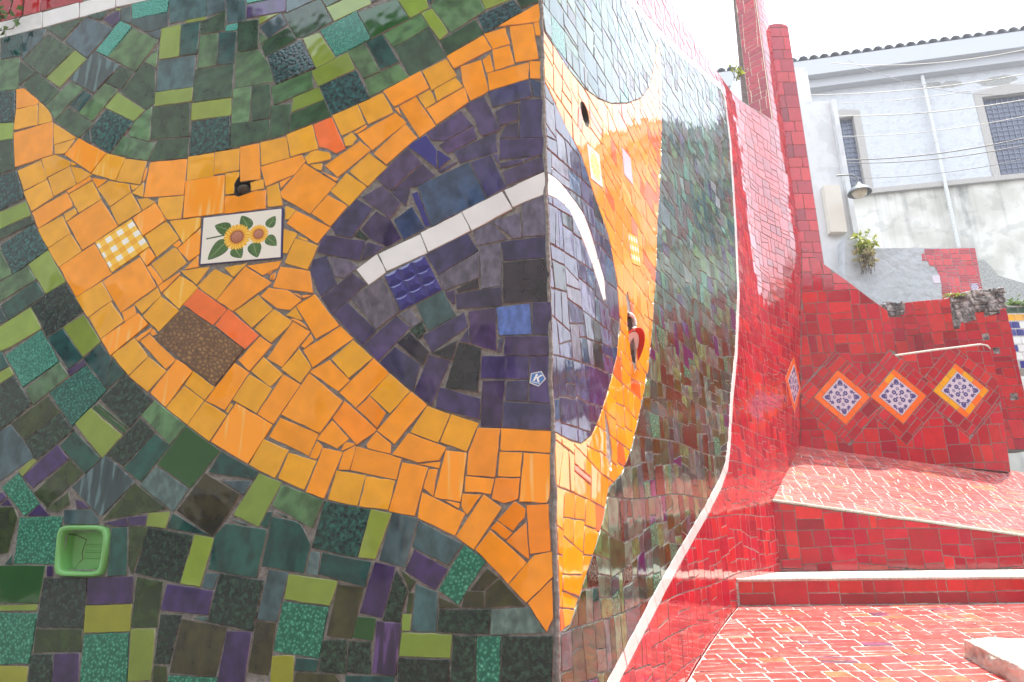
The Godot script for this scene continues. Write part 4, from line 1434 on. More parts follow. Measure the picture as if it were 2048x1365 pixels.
	tl.call("k", [-1800, -437, -1704, -433, -1722, -337, -1808, -342])
	tl.call("p", [-1700, -441, -1596, -438, -1611, -332, -1712, -335])
	tl.call("Y", [-1944, -449, -1803, -445, -1812, -378, -1962, -379])
	tl.call("v", [-1318, -428, -1263, -426, -1269, -362, -1319, -361])
	tl.call("e", [-1259, -426, -1084, -420, -1084, -391, -1261, -389])
	tl.call("s", [-1142, -228, -1140, -212, -1195, -219])
	tl.call("y", [-830, 178, -793, 271, -898, 302, -929, 219])
	tl.call("o", [-794, 275, -780, 303, -774, 318, -796, 337, -821, 283])
	tl.call("o", [-823, 170, -756, 149, -700, 296, -773, 313])
	tl.call("o", [-712, 240, -671, 236, -654, 316, -696, 297])
	tl.call("o", [-659, 322, -689, 328, -696, 322, -707, 301, -702, 300, -655, 318])
	tl.call("o", [-507, 200, -493, 267, -533, 281, -651, 313, -668, 236])
	tl.call("y", [-637, 123, -614, 218, -718, 238, -744, 144])
	tl.call("y", [-511, 198, -612, 215, -631, 121, -531, 108])
	tl.call("o", [-402, 236, -488, 256, -528, 104, -441, 87])
	tl.call("o", [-369, 229, -398, 230, -414, 172, -382, 145])
	tl.call("o", [-364, 231, -361, 252, -438, 248])
	tl.call("O", [-292, 126, -273, 277, -342, 288, -344, 284, -379, 144])
	tl.call("o", [-102, 196, -96, 270, -168, 276, -174, 201])
	tl.call("O", [-107, 123, -22, 118, -14, 131, -5, 261, -90, 270])
	tl.call("o", [-279, 156, -231, 154, -208, 149, -196, 148, -184, 194, -276, 205])
	tl.call("D", [-192, 135, -156, 119, -110, 131, -104, 193, -181, 195])
	tl.call("o", [-277, 91, -279, 93, -419, 159, -422, 145, -432, 82, -309, 27])
	tl.call("o", [-297, 106, -294, 123, -345, 133])
	tl.call("o", [-271, 88, -225, 147, -285, 151, -290, 113])
	tl.call("o", [-161, 107, -218, 148, -307, 25, -249, -15])
	tl.call("D", [-127, 38, -91, 79, -87, 102, -120, 125, -174, 70])
	tl.call("D", [-76, -28, -15, -19, -17, 114, -85, 113])
	tl.call("D", [-148, 13, -129, 33, -175, 67, -197, 47])
	tl.call("D", [-79, -44, -86, 63, -148, 9])
	tl.call("o", [-143, -111, -87, -52, -197, 42, -244, -13])
	tl.call("o", [-9, -90, -10, -21, -62, -30, -142, -113, -89, -162])
	tl.call("o", [-13, -203, -12, -99, -85, -163, -32, -239])
	tl.call("m", [-942, 130, -790, 56, -757, 145, -913, 197])
	tl.call("T", [-630, -35, -592, 110, -754, 142, -787, -4])
	tl.call("l", [-567, -40, -518, 97, -588, 112, -625, -34])
	tl.call("s", [-467, -66, -430, 78, -441, 83, -514, 98, -555, -44])
	tl.call("s", [-330, -58, -282, 2, -427, 74, -445, -6])
	tl.call("e", [-358, -129, -297, -169, -212, -48, -226, -35, -279, -1])
	tl.call("p", [-468, -75, -369, -129, -330, -70, -440, -12])
	tl.call("t", [-959, -60, -808, -82, -790, 5, -833, 71, -858, 80, -939, 96])
	tl.call("t", [-887, 89, -884, 96, -927, 108])
	tl.call("W", [-759, -18, -791, -14, -801, -84, -760, -87])
	tl.call("t", [-595, -121, -578, -48, -749, -18, -757, -84])
	tl.call("l", [-712, -177, -690, -104, -862, -83, -870, -158])
	tl.call("V", [-716, -262, -634, -269, -600, -124, -689, -113])
	tl.call("p", [-612, -196, -536, -210, -498, -62, -568, -48])
	tl.call("e", [-895, -310, -738, -326, -716, -180, -875, -166])
	tl.call("k", [-534, -216, -478, -220, -457, -129, -496, -72])
	tl.call("v", [-431, -105, -480, -71, -450, -134])
	tl.call("v", [-458, -195, -441, -194, -437, -137, -454, -137])
	tl.call("l", [-472, -244, -445, -244, -443, -198, -470, -198, -471, -204])
	tl.call("s", [-442, -245, -364, -246, -361, -135, -431, -113])
	tl.call("G", [-563, -273, -554, -210, -616, -205, -630, -266])
	tl.call("V", [-259, -129, -221, -129, -171, -94, -207, -66])
	tl.call("V", [-284, -176, -215, -178, -215, -132, -267, -132, -279, -148])
	tl.call("V", [-93, -171, -168, -95, -212, -130, -212, -177])
	tl.call("V", [-354, -179, -288, -176, -358, -148])
	tl.call("k", [-359, -244, -202, -249, -196, -181, -355, -183])
	tl.call("W", [-198, -250, -33, -242, -82, -174, -193, -183])
	tl.call("P", [-485, -365, -475, -224, -552, -217, -562, -362])
	tl.call("l", [-314, -251, -470, -248, -477, -313, -318, -315])
	tl.call("k", [-317, -395, -243, -392, -241, -253, -311, -255])
	tl.call("e", [-238, -392, -172, -390, -166, -253, -238, -255])
	tl.call("k", [-166, -390, -20, -385, -14, -250, -163, -253])
	tl.call("k", [-733, -361, -645, -367, -648, -271, -725, -275, -729, -289, -731, -303])
	tl.call("k", [-567, -365, -569, -276, -644, -277, -642, -363])
	tl.call("t", [-815, -363, -742, -364, -737, -329, -814, -326])
	tl.call("V", [-818, -412, -647, -406, -681, -368, -812, -368])
	tl.call("t", [-643, -406, -493, -401, -488, -368, -648, -371, -645, -403])
	tl.call("k", [-480, -400, -322, -395, -318, -318, -478, -319])
	tl.call("Y", [-897, -414, -821, -412, -819, -401, -821, -321, -896, -323])
	lay(w, s, list, {"jit": 0.0007, "tilt": 0.010})
	var cm := Mesher.new()
	var cp := []
	for i in 88:
		cp.append(CORNER + Vector3(rng.randf_range(-0.004, 0.004), -1.55 + i * 0.05, rng.randf_range(-0.003, 0.003)) + s.n * 0.001)
	tube_into(cm, cp, 0.0075, 0.0075, 8)
	part(w, "corner_mortar", cm.done(), M.grout)
	# outside the frame the tiling goes on
	var more := fit(pattern(Rect2(-4.2, -1.6, 4.2, 4.4), 0.1, Vector2(0.3, 0.26), Vector2(0.155, 0.14), 0.06), poly([-4.2, -1.6, -0.01, -1.6, -0.01, 2.78, -4.2, 2.78]), [poly([-1.962, -0.442, 0.030, -0.376, 0.056, 2.038, -0.798, 2.250, -1.536, 2.424, -2.857, 2.650])], 0.0028, 0.0003)
	lay(w, s, coded(more, "ggmltTksvpe"))
	print_tile(w, "sunflower_tile", "cream tile printed with two sunflowers", s, poly([-1.337, 1.032, -0.997, 1.022, -1.012, 1.222, -1.350, 1.227]), printed(sunflower_print()), 0.008, M.navy_rim if M.has("navy_rim") else solid(Color(0.05, 0.045, 0.17), 0.2))
	print_tile(w, "gingham_tile", "yellow and white gingham tile", s, poly([-1.741, 1.043, -1.586, 1.134, -1.690, 1.266, -1.848, 1.184]), printed(gingham_print()))
	print_tile(w, "crackle_tile", "brown tile with a cracked glaze", s, poly([-1.491, 0.748, -1.213, 0.552, -1.111, 0.678, -1.386, 0.867]), printed(crackle_print(), 0.3), 0.0075)
	relief(w, s, poly([-0.515, 0.770, -0.367, 0.832, -0.434, 0.966, -0.583, 0.906]))
	# soap dish let into the wall
	soap_dish(w, s, poly([-1.762, -0.092, -1.554, -0.092, -1.564, 0.076, -1.781, 0.083]), dish)
	# weep hole
	var hm := Mesher.new()
	var c := hole.get_center()
	var prof := [[0.060, 0.0005], [0.036, 0.003], [0.031, -0.004], [0.030, -0.16], [0.0, -0.17]]
	var rings := []
	for e in prof:
		var ring := []
		for k in 21:
			var a := TAU * k / 20.0
			var d := Vector2(cos(a), sin(a))
			var rr: float = e[0] * (1.0 + (0.10 * sin(a * 3.0 + 1.0) if e[0] < 0.05 else 0.0))
			ring.append(hm.vert(s.at(c + d * rr, e[1]), (s.n - (s.ax * d.x + s.ay * d.y) * 0.8).normalized(), d))
		rings.append(ring)
	for i in rings.size() - 1:
		for k in 20:
			hm.tri(rings[i][k], rings[i][k + 1], rings[i + 1][k + 1])
			hm.tri(rings[i][k], rings[i + 1][k + 1], rings[i + 1][k])
	part(w, "weep_hole", hm.done(), M.hole)

func relief(w: Node3D, s: Surf, q: PackedVector2Array) -> void:
	# nine small hipped knobs on one blue tile
	var cen := (q[0] + q[1] + q[2] + q[3]) * 0.25
	var b := make_tile(q.duplicate(), s, Color(0.030, 0.022, 0.19), {"jit": 0.0, "tilt": 0.0})
	var t := part(w, "relief_tile", b[0], M.glaze, b[1])
	t.set_meta("at", b[1])
	t.set_meta("label", "cobalt blue tile with nine raised pyramids")
	for i in 3:
		for j in 3:
			var m := Mesher.new()
			m.tint = Color(0.030, 0.022, 0.19)
			var g := func(a: float, c: float) -> Vector2: return q[0].lerp(q[1], a).lerp(q[3].lerp(q[2], a), c)
			var a0 := (i + 0.04) / 3.0
			var a1 := (i + 0.96) / 3.0
			var c0 := (j + 0.04) / 3.0
			var c1 := (j + 0.96) / 3.0
			var o3 := s.at(g.call((a0 + a1) / 2, (c0 + c1) / 2), 0)
			var base := [g.call(a0, c0), g.call(a1, c0), g.call(a1, c1), g.call(a0, c1)]
			var am := (a0 + a1) / 2
			var cm := (c0 + c1) / 2
			var hi := [g.call(am - 0.07, cm - 0.07), g.call(am + 0.07, cm - 0.07), g.call(am + 0.07, cm + 0.07), g.call(am - 0.07, cm + 0.07)]
			var inside: Vector3 = s.at(g.call(am, cm), -0.02) - o3
			for k in 4:
				var l := (k + 1) % 4
				m.face([s.at(base[k], 0.0052) - o3, s.at(base[l], 0.0052) - o3, s.at(hi[l], 0.0115) - o3, s.at(hi[k], 0.0115) - o3], inside)
			m.face([s.at(hi[0], 0.0115) - o3, s.at(hi[1], 0.0115) - o3, s.at(hi[2], 0.0115) - o3, s.at(hi[3], 0.0115) - o3], inside)
			part(t, "raised_pyramid", m.done(), M.glaze, o3)

func soap_dish(w: Node3D, s: Surf, q: PackedVector2Array, hole: Rect2) -> void:
	var m := Mesher.new()
	var cen := (q[0] + q[1] + q[2] + q[3]) * 0.25
	# rounded square loops from the outer foot over the rim into the basin
	var loops := []
	var prof := [[1.0, -0.001], [1.0, 0.010], [0.975, 0.0165], [0.93, 0.019], [0.86, 0.0185], [0.80, 0.014], [0.775, 0.004], [0.75, -0.030], [0.70, -0.040], [0.35, -0.042]]
	for e in prof:
		var ring := []
		for k in 32:
			var a := TAU * k / 32.0
			var d := Vector2(cos(a), sin(a))
			var g := 1.0 / pow(pow(absf(d.x), 7.0) + pow(absf(d.y), 7.0), 1.0 / 7.0)
			d = d * g * 0.5 * e[0] + Vector2(0.5, 0.5)
			var p: Vector2 = q[0].lerp(q[1], d.x).lerp(q[3].lerp(q[2], d.x), d.y)
			ring.append([p, e[1]])
		loops.append(ring)
	var ids := []
	for i in loops.size():
		var row := []
		for k in 32:
			var p: Vector2 = loops[i][k][0]
			var o := (p - cen).normalized()
			var a: Array = prof[maxi(i - 1, 0)]
			var b: Array = prof[mini(i + 1, prof.size() - 1)]
			var dr: float = (b[0] - a[0]) * 0.07
			var dz: float = b[1] - a[1]
			var n := ((s.ax * o.x + s.ay * o.y) * dz - s.n * dr).normalized()
			row.append(m.vert(s.at(p, loops[i][k][1]), n, p))
		ids.append(row)
	for i in ids.size() - 1:
		for k in 32:
			var l := (k + 1) % 32
			m.tri(ids[i][k], ids[i][l], ids[i + 1][l])
			m.tri(ids[i][k], ids[i + 1][l], ids[i + 1][k])
	var c := m.vert(s.at(cen, -0.042), s.n)
	for k in 32:
		m.tri(ids[ids.size() - 1][k], ids[ids.size() - 1][(k + 1) % 32], c)
	var o := part(w, "soap_dish", m.done(), M.dish)
	o.set_meta("label", "apple green recessed ceramic soap dish")
	for i in 3:
		var y := 0.36 + i * 0.12
		var pts := []
		for k in 5:
			pts.append(s.at(q[0].lerp(q[1], 0.35 + k * 0.1).lerp(q[3].lerp(q[2], 0.35 + k * 0.1), y), -0.041))
		part(o, "soap_ridge", tube(pts, 0.0035, 0.0035, 8), M.dish)

# ---------------------------------------------------------------- the long wall going back beside the ramp
func side_wall() -> void:
	var s := Surf.new()
	s.host = self
	var w := thing("side_wall", "long glossy mosaic wall running back from the corner, flag colours then red", "wall", Vector3(CORNER.x + 0.4, 0, CORNER.z - 0.7))
	var hole := Rect2(0.3868, 1.6858, 0.08, 0.08)
	var gap := Rect2(0.8775, 0.7665, 0.08, 0.22)
	var xs := []
	for i in int(WALL_END / 0.1) + 2:
		xs.append(minf(i * 0.1, WALL_END))
	xs.append_array([hole.position.x, hole.end.x, gap.position.x, gap.end.x, HIGH_FROM - 0.001, HIGH_FROM])
	var ys := []
	for i in 95:
		ys.append(-1.6 + i * 0.1)
	ys.append_array([hole.position.y, hole.end.y, gap.position.y, gap.end.y])
	xs.sort()
	ys.sort()
	var top := func(q: float) -> float: return 3.554 + 0.1751 * q if q < HIGH_FROM - 0.0005 else 7.25
	part(w, "mortar_body", body(s, xs, top, -1.6, ys, 0.24, [hole, gap], 0.003), M.light_grout)
	# fields of colour, in metres along the wall and above eye height
	var navy := poly([0.006, 1.601, 0.085, 1.576, 0.202, 1.528, 0.356, 1.494, 0.514, 1.369, 0.657, 1.270, 0.742, 1.092, 0.752, 0.913, 0.681, 0.731, 0.551, 0.569, 0.419, 0.432, 0.333, 0.362, 0.232, 0.322, 0.121, 0.321, 0.006, 0.331])
	var band := poly([0.006, 1.230, 0.108, 1.251, 0.227, 1.246, 0.350, 1.236, 0.428, 1.191, 0.493, 1.113, 0.577, 1.028, 0.577, 0.948, 0.545, 0.933, 0.483, 0.995, 0.408, 1.069, 0.336, 1.110, 0.278, 1.147, 0.206, 1.181, 0.102, 1.174, 0.006, 1.146])
	var gold := poly([0.006, 1.826, 0.102, 1.830, 0.242, 1.825, 0.423, 1.854, 0.606, 1.920, 0.816, 2.026, 1.104, 2.213, 1.410, 2.443, 1.655, 2.691, 1.838, 3.000, 1.956, 3.255, 2.011, 3.149, 1.967, 2.883, 1.837, 2.412, 1.679, 1.966, 1.581, 1.751, 1.455, 1.386, 1.268, 0.989, 1.157, 0.786, 0.999, 0.591, 0.816, 0.381, 0.662, 0.258, 0.499, 0.195, 0.417, 0.075, 0.314, -0.024, 0.188, -0.137, 0.081, -0.229, 0.006, -0.242])
	var flag := poly([0.006, 2.413, 1.199, 2.958, 1.565, 3.142, 1.956, 3.304, 2.461, 3.520, 2.971, 3.727, 3.498, 3.918, 3.807, 4.043, 3.927, 4.024, 3.929, 3.561, 3.773, 2.686, 3.601, 1.978, 3.312, 1.388, 3.053, 1.002, 2.865, 0.665, 2.741, 0.503, 2.532, 0.375, 2.122, 0.191, 1.669, 0.026, 1.216, -0.124, 0.859, -0.255, 0.663, -0.327, 0.453, -0.404, 0.006, -0.568, 0.006, -0.568])
	var outer := poly([0.006, 2.470, 1.173, 3.014, 1.539, 3.198, 1.932, 3.361, 2.437, 3.577, 2.949, 3.784, 3.476, 3.976, 3.792, 4.103, 3.987, 4.039, 3.990, 3.554, 3.834, 2.673, 3.660, 1.957, 3.366, 1.357, 3.106, 0.969, 2.917, 0.632, 2.782, 0.456, 2.560, 0.319, 2.145, 0.134, 1.689, -0.032, 1.237, -0.183, 0.880, -0.313, 0.684, -0.385, 0.475, -0.462, 0.027, -0.626, 0.000, -0.626])
	var lemon := poly([0.464, 1.442, 0.611, 1.472, 0.582, 1.619, 0.435, 1.589])
	var weave := poly([0.960, 1.718, 1.104, 1.732, 1.090, 1.877, 0.945, 1.862])
	var check := poly([0.998, 1.265, 1.143, 1.302, 1.106, 1.448, 0.961, 1.411])
	var wound := poly([0.862, 1.056, 0.897, 1.086, 0.947, 0.986, 0.972, 0.956, 0.977, 0.826, 0.947, 0.746, 0.917, 0.716, 0.882, 0.806, 0.867, 0.886, 0.877, 0.966])
	var wound2 := poly([0.491, 0.492, 0.531, 0.422, 0.556, 0.332, 0.531, 0.262, 0.491, 0.302, 0.491, 0.392])
	var rh := PackedVector2Array()
	for k in 12:
		rh.append(hole.get_center() + Vector2(cos(TAU * k / 12), sin(TAU * k / 12)) * 0.052)
	var dc := Vector2(5.179, 1.484)
	var dia4 := poly([dc.x - 0.2854, dc.y, dc.x, dc.y - 0.2854, dc.x + 0.2854, dc.y, dc.x, dc.y + 0.2854])
	var o := {"tilt": 0.007, "jit": 0.0009}
	var big := Vector2(0.34, 0.32)
	lay(w, s, coded(fit(pattern(bounds(navy), 0.12, big, Vector2(0.18, 0.165), 0.10), navy, [band], 0.0028, 0.0003), "nnnnNnKbn"), o)
	lay(w, s, coded(fit(pattern(bounds(gold), -0.08, big, Vector2(0.18, 0.165), 0.10), gold, [navy, lemon, weave, check, wound, wound2, rh], 0.0028, 0.0003), "ooyoyoodoy"), o)
	lay(w, s, coded(fit(pattern(bounds(flag), 0.05, big, Vector2(0.18, 0.165), 0.10), flag, [gold], 0.0028, 0.0003), "gmhthesvipVhtmgi"), o)
	lay(w, s, coded(fit(pattern(Rect2(0, -1.0, WALL_END, 8.6), 0.03, Vector2(0.36, 0.3), Vector2(0.19, 0.16), 0.07), poly([0.004, -1.0, WALL_END - 0.005, -1.0, WALL_END - 0.005, 7.25 - 0.01, HIGH_FROM + 0.005, 7.25 - 0.01, HIGH_FROM + 0.005, 4.447 - 0.01, HIGH_FROM - 0.005, 4.447 - 0.01, 0.004, 3.554 - 0.01]), [outer, dia4], 0.0028, 0.0003), "rrRrRzr"), o)
	diamond(w, s, dc, 0.2854 * 0.985, "dddddddddddd", printed(azulejo_print()))
	# the white line round the flag, and the white band across the navy
	var line_in := poly_open([0.006, 2.413, 1.199, 2.958, 1.565, 3.142, 1.956, 3.304, 2.461, 3.520, 2.971, 3.727, 3.498, 3.918, 3.807, 4.043, 3.927, 4.024, 3.929, 3.561, 3.773, 2.686, 3.601, 1.978, 3.312, 1.388, 3.053, 1.002, 2.865, 0.665, 2.741, 0.503, 2.532, 0.375, 2.122, 0.191, 1.669, 0.026, 1.216, -0.124, 0.859, -0.255, 0.663, -0.327, 0.453, -0.404, 0.006, -0.568])
	var line_out := poly_open([0.006, 2.470, 1.173, 3.014, 1.539, 3.198, 1.932, 3.361, 2.437, 3.577, 2.949, 3.784, 3.476, 3.976, 3.792, 4.103, 3.987, 4.039, 3.990, 3.554, 3.834, 2.673, 3.660, 1.957, 3.366, 1.357, 3.106, 0.969, 2.917, 0.632, 2.782, 0.456, 2.560, 0.319, 2.145, 0.134, 1.689, -0.032, 1.237, -0.183, 0.880, -0.313, 0.684, -0.385, 0.475, -0.462, 0.027, -0.626])
	strip(w, s, line_in, line_out, 0.15)
	strip(w, s, poly_open([0.006, 1.146, 0.102, 1.174, 0.206, 1.181, 0.278, 1.147, 0.336, 1.110, 0.408, 1.069, 0.483, 0.995, 0.545, 0.933]), poly_open([0.006, 1.230, 0.108, 1.251, 0.227, 1.246, 0.350, 1.236, 0.428, 1.191, 0.493, 1.113, 0.577, 1.028, 0.577, 0.948]), 0.16)
	print_tile(w, "lemon_tile", "white tile printed with a lemon slice", s, lemon, printed(lemon_print()))
	print_tile(w, "woven_tile", "white tile with a fine pale grid", s, weave, printed(weave_print()))
	print_tile(w, "gingham_tile", "", s, check, printed(gingham_print()))
	# hole for a pipe
	var hm := Mesher.new()
	var rings := []
	for e in [[0.062, 0.0005], [0.040, 0.004], [0.035, -0.01], [0.034, -0.15], [0.0, -0.155]]:
		var ring := []
		for k in 17:
			var a := TAU * k / 16.0
			var d := Vector2(cos(a), sin(a))
			var p: Vector2 = hole.get_center() + d * float(e[0])
			var ax := s.axes(p)
			ring.append(hm.vert(s.at(p, e[1]), (ax[2] - (ax[0] * d.x + ax[1] * d.y) * 0.8).normalized(), d))
		rings.append(ring)
	for i in rings.size() - 1:
		for k in 16:
			hm.tri(rings[i][k], rings[i][k + 1], rings[i + 1][k + 1])
			hm.tri(rings[i][k], rings[i + 1][k + 1], rings[i + 1][k])
	part(w, "weep_hole", hm.done(), M.hole)
	# where tiles have broken away: a hollow with part of a smashed cup left in the mortar
	var c := gap.get_center()
	var ax := s.axes(c)
	var o3 := s.at(gap.position, -0.07)
	var bm := Mesher.new()
	var gx: Vector3 = ax[0] * gap.size.x
	var gy: Vector3 = ax[1] * gap.size.y
	var gz: Vector3 = ax[2] * 0.0698
	var mid := o3 + (gx + gy + gz) * 0.5
	for q in [[o3, o3 + gx, o3 + gx + gy, o3 + gy], [o3, o3 + gx, o3 + gx + gz, o3 + gz], [o3 + gy, o3 + gx + gy, o3 + gx + gy + gz, o3 + gy + gz], [o3, o3 + gy, o3 + gy + gz, o3 + gz], [o3 + gx, o3 + gx + gy, o3 + gx + gy + gz, o3 + gx + gz]]:
		bm.face(q, mid + (mid - (q[0] + q[2]) * 0.5) * -4.0)
	part(w, "broken_hollow", bm.done(), M.rock)
	var cup := lathe([Vector2(0.012, -0.055), Vector2(0.05, -0.05), Vector2(0.075, -0.02), Vector2(0.085, 0.02), Vector2(0.081, 0.022), Vector2(0.070, -0.016), Vector2(0.046, -0.044), Vector2(0.0, -0.048)], 26)
	var cu := part(w, "broken_cup", cup, M.cup_red, s.at(c + Vector2(0.02, -0.05), -0.02))
	cu.transform.basis = Basis(ax[1].cross(ax[2]), ax[2], ax[1] * -1.0).orthonormalized() * Basis(Vector3.RIGHT, 0.5) * Basis(Vector3.BACK, 0.5)
	cu.set_meta("at", s.at(c + Vector2(0.02, -0.05), -0.02))
	cu.scale = Vector3(0.75, 0.75, 1.35)
	var inner := lathe([Vector2(0.066, -0.014), Vector2(0.05, -0.034), Vector2(0.0, -0.040)], 26)
	var ci := part(cu, "cup_lining", inner, M.cup_white)
	ci.position = Vector3(0, 0.006, 0)
	var hp := []
	for k in 9:
		var a := -0.4 + k * 0.45
		hp.append(s.at(c + Vector2(0.0 + 0.028 * sin(a), 0.075 + 0.035 * cos(a)), 0.004 + 0.012 * sin(a * 0.8)))
	part(w, "cup_handle", tube(hp, 0.010, 0.008, 8), M.cup_white)
	# the end of the high part of the wall, facing the viewer
	var hd := side_axes(Vector2(HIGH_FROM, 4.6))
	var es := flat(side_at(Vector2(HIGH_FROM, 4.447), -0.24) - hd[0] * 0.002, (hd[2] * Vector3(1, 0, 1)).normalized(), Vector3.UP)
	var er := poly([0.003, 0.003, 0.237, 0.003, 0.237, 2.9, 0.003, 2.9])
	lay(w, es, coded(fit(pattern(bounds(er), 0.0, Vector2(0.24, 0.3), Vector2(0.2, 0.17), 0.05), er, [], 0.003, 0.0003), "zzrz"), {"tilt": 0.004})

func poly_open(a: Array) -> PackedVector2Array:
	var p := PackedVector2Array()
	for i in range(0, a.size(), 2):
		p.append(Vector2(a[i], a[i + 1]))
	return p

func along(p: PackedVector2Array, t: float) -> Vector2:
	var l := 0.0
	for i in p.size() - 1:
		l += p[i].distance_to(p[i + 1])
	var want := l * t
	for i in p.size() - 1:
		var d := p[i].distance_to(p[i + 1])
		if want <= d or i == p.size() - 2:
			return p[i].lerp(p[i + 1], want / maxf(d, 1e-6))
		want -= d
	return p[-1]

func strip(w: Node3D, s: Surf, a: PackedVector2Array, b: PackedVector2Array, size: float) -> void:
	var l := 0.0
	for i in a.size() - 1:
		l += a[i].distance_to(a[i + 1])
	var n := maxi(1, roundi(l / size))
	var list := []
	for i in n:
		var t0 := float(i) / n + 0.0016 / l
		var t1 := float(i + 1) / n - 0.0016 / l
		var tm := (t0 + t1) / 2
		list.append([PackedVector2Array([along(a, t0), along(a, tm), along(a, t1), along(b, t1), along(b, tm), along(b, t0)]), "w"])
	lay(w, s, list, {"tilt": 0.004, "jit": 0.0004})

# ---------------------------------------------------------------- ramps and step
func ramps() -> void:
	var wall_x := func(ff: float) -> float:
		for i in 400:
			if side_f[i + 1] >= ff:
				return lerpf(side_x[i], side_x[i + 1], (ff - side_f[i]) / (side_f[i + 1] - side_f[i]))
		return side_x[400]
	# lower ramp: rises away from the viewer to the foot of the step
	var f1 := 4.485
	var slope := 0.1986
	var h1 := -0.377
	var low := setting("lower_ramp", Vector3(2.5, 0, -f1))
	var o := Vector3(0, EYE + h1, -f1)
	var s := flat(o, Vector3.RIGHT, Vector3(0, slope, -1))
	var k := sqrt(1.0 + slope * slope)
	var edge := PackedVector2Array()
	for i in 14:
		var ff := f1 - (f1 - 2.09) * i / 13.0
		edge.append(Vector2(wall_x.call(ff) + 0.012, (ff - f1) * k))
	edge.append(Vector2(CORNER.x + 0.012, -6.0))
	edge.append(Vector2(6.6, -6.0))
	edge.append(Vector2(6.6, 0))
	part(low, "mortar_bed", slab(s, edge, 0.4), M.pale_grout)
	var vis := poly([0.6, -2.3, 4.6, -2.3, 4.6, -0.012, 0.6, -0.012])
	var reg: Array = Geometry2D.intersect_polygons(vis, edge)
	var ti := {"tilt": 0.006, "thick": 0.003, "jit": 0.0016, "step": 0.02}
	lay(low, s, coded(fit(pattern(bounds(vis), 0.04, Vector2(0.36, 0.17), Vector2(0.235, 0.098), 0.06), reg[0], [], 0.0052, 0.0006), "fffffFfFfffffffffFffffffffffFffffffFfffffFffffffffffffffffx"), ti)
	var out_: Array = Geometry2D.clip_polygons(edge, vis)
	for e in out_:
		lay(low, s, coded(fit(pattern(bounds(e), 0.0, Vector2(0.5, 0.3), Vector2(0.3, 0.2), 0.05), e, [], 0.005, 0.001), "fffF"), {"thick": 0.003, "step": 1.0})
	# the step
	var st := setting("tiled_step", Vector3(2.5, EYE + h1, -f1))
	var top := -0.224
	var x0: float = wall_x.call(f1)
	part(st, "concrete_block", box(Vector3(x0 - 0.05, EYE + h1 - 0.3, -f1 - 0.001), Vector3(6.6 - x0, 0, 0), Vector3(0, top - h1 + 0.3, 0), Vector3(0, 0, -1.4)), M.concrete)
	var rs := flat(Vector3(0, EYE + h1, -f1), Vector3.RIGHT, Vector3.UP)
	var hh := top - h1
	var list := []
	var xx := x0 + 0.02
	while xx < 6.2:
		var a := rng.randf_range(0.16, 0.24)
		var roll := rng.randf()
		if roll < 0.25:
			list.append([poly([xx, 0.006, xx + a, 0.006, xx + a, hh - 0.014, xx, hh - 0.014]), pick("rR")])
		else:
			var m := hh * rng.randf_range(0.42, 0.5)
			list.append([poly([xx, 0.006, xx + a, 0.004, xx + a, m - 0.003, xx, m - 0.003]), pick("rz")])
			var c := a * rng.randf_range(0.3, 0.7)
			if roll < 0.6:
				list.append([poly([xx, m + 0.003, xx + a, m + 0.003, xx + a, hh - 0.014, xx, hh - 0.014]), pick("rR")])
			else:
				list.append([poly([xx, m + 0.003, xx + c - 0.003, m + 0.003, xx + c - 0.003, hh - 0.014, xx, hh - 0.014]), pick("rR")])
				list.append([poly([xx + c + 0.003, m + 0.003, xx + a, m + 0.003, xx + a, hh - 0.014, xx + c + 0.003, hh - 0.014]), pick("rR")])
		xx += a + 0.006
	lay(st, rs, list, {"tilt": 0.006})
	var np := []
	for i in 44:
		np.append(Vector3(x0 + 0.01 + i * 0.11, EYE + top - 0.003 + rng.randf_range(-0.002, 0.002), -f1 - 0.002))
	part(st, "worn_nosing", tube(np, 0.012, 0.012, 8), M.bead)
	# upper ramp, tilted, on its own tiled face
	var up := setting("upper_ramp", Vector3(3.2, EYE, -6.3))
	var P := Vector3(2.063, 1.921, -5.580)
	var Q := Vector3(4.681, 1.532, -5.580)
	var Rr := Vector3(5.467, 2.117, -6.800)
	var W := Vector3(2.848, 2.506, -6.800)
	var us := flat(P, Q - P, W - P)
	var flat_pt := func(v: Vector3) -> Vector2: return Vector2((v - P).dot(us.ax), (v - P).dot(us.ay))
	var ur := PackedVector2Array([flat_pt.call(P), flat_pt.call(Q), flat_pt.call(Rr) + Vector2(0, 0.12), flat_pt.call(W) + Vector2(-0.25, 0.12)])
	part(up, "mortar_bed", slab(us, ur, 0.03), M.pale_grout)
	lay(up, us, coded(fit(pattern(bounds(ur), -0.06, Vector2(0.34, 0.18), Vector2(0.22, 0.10), 0.08), ur, [], 0.0046, 0.0005), "fffffFfff"), ti)
	# its riser
	var fb := -P.z
	var vs := flat(Vector3(0, EYE, P.z), Vector3.RIGHT, Vector3.UP)
	var rr := PackedVector2Array([Vector2(P.x - 0.05, top + 0.002), Vector2(Q.x, top + 0.002), Vector2(Q.x, Q.y - EYE - 0.012), Vector2(P.x - 0.05, P.y - EYE - 0.012)])
	part(up, "riser_body", slab(vs, rr, 0.25), M.grout)
	lay(up, vs, coded(fit(pattern(bounds(rr), 0.0, Vector2(0.38, 0.35), Vector2(0.24, 0.19), 0.045), rr, [], 0.003, 0.0004), "rrzRrzr"), {"tilt": 0.007})
	var ep := []
	for i in 30:
		ep.append(P.lerp(Q, i / 29.0) + Vector3(0, -0.004 + rng.randf_range(-0.002, 0.002), 0.002))
	part(up, "worn_nosing", tube(ep, 0.011, 0.010, 8), M.bead)
	# low red wall on the far side of the ramp, seen only in the glaze
	var ow := thing("parapet_wall", "low red tiled parapet across the ramp from the mosaic wall", "wall", Vector3(6.62, 0, -3))
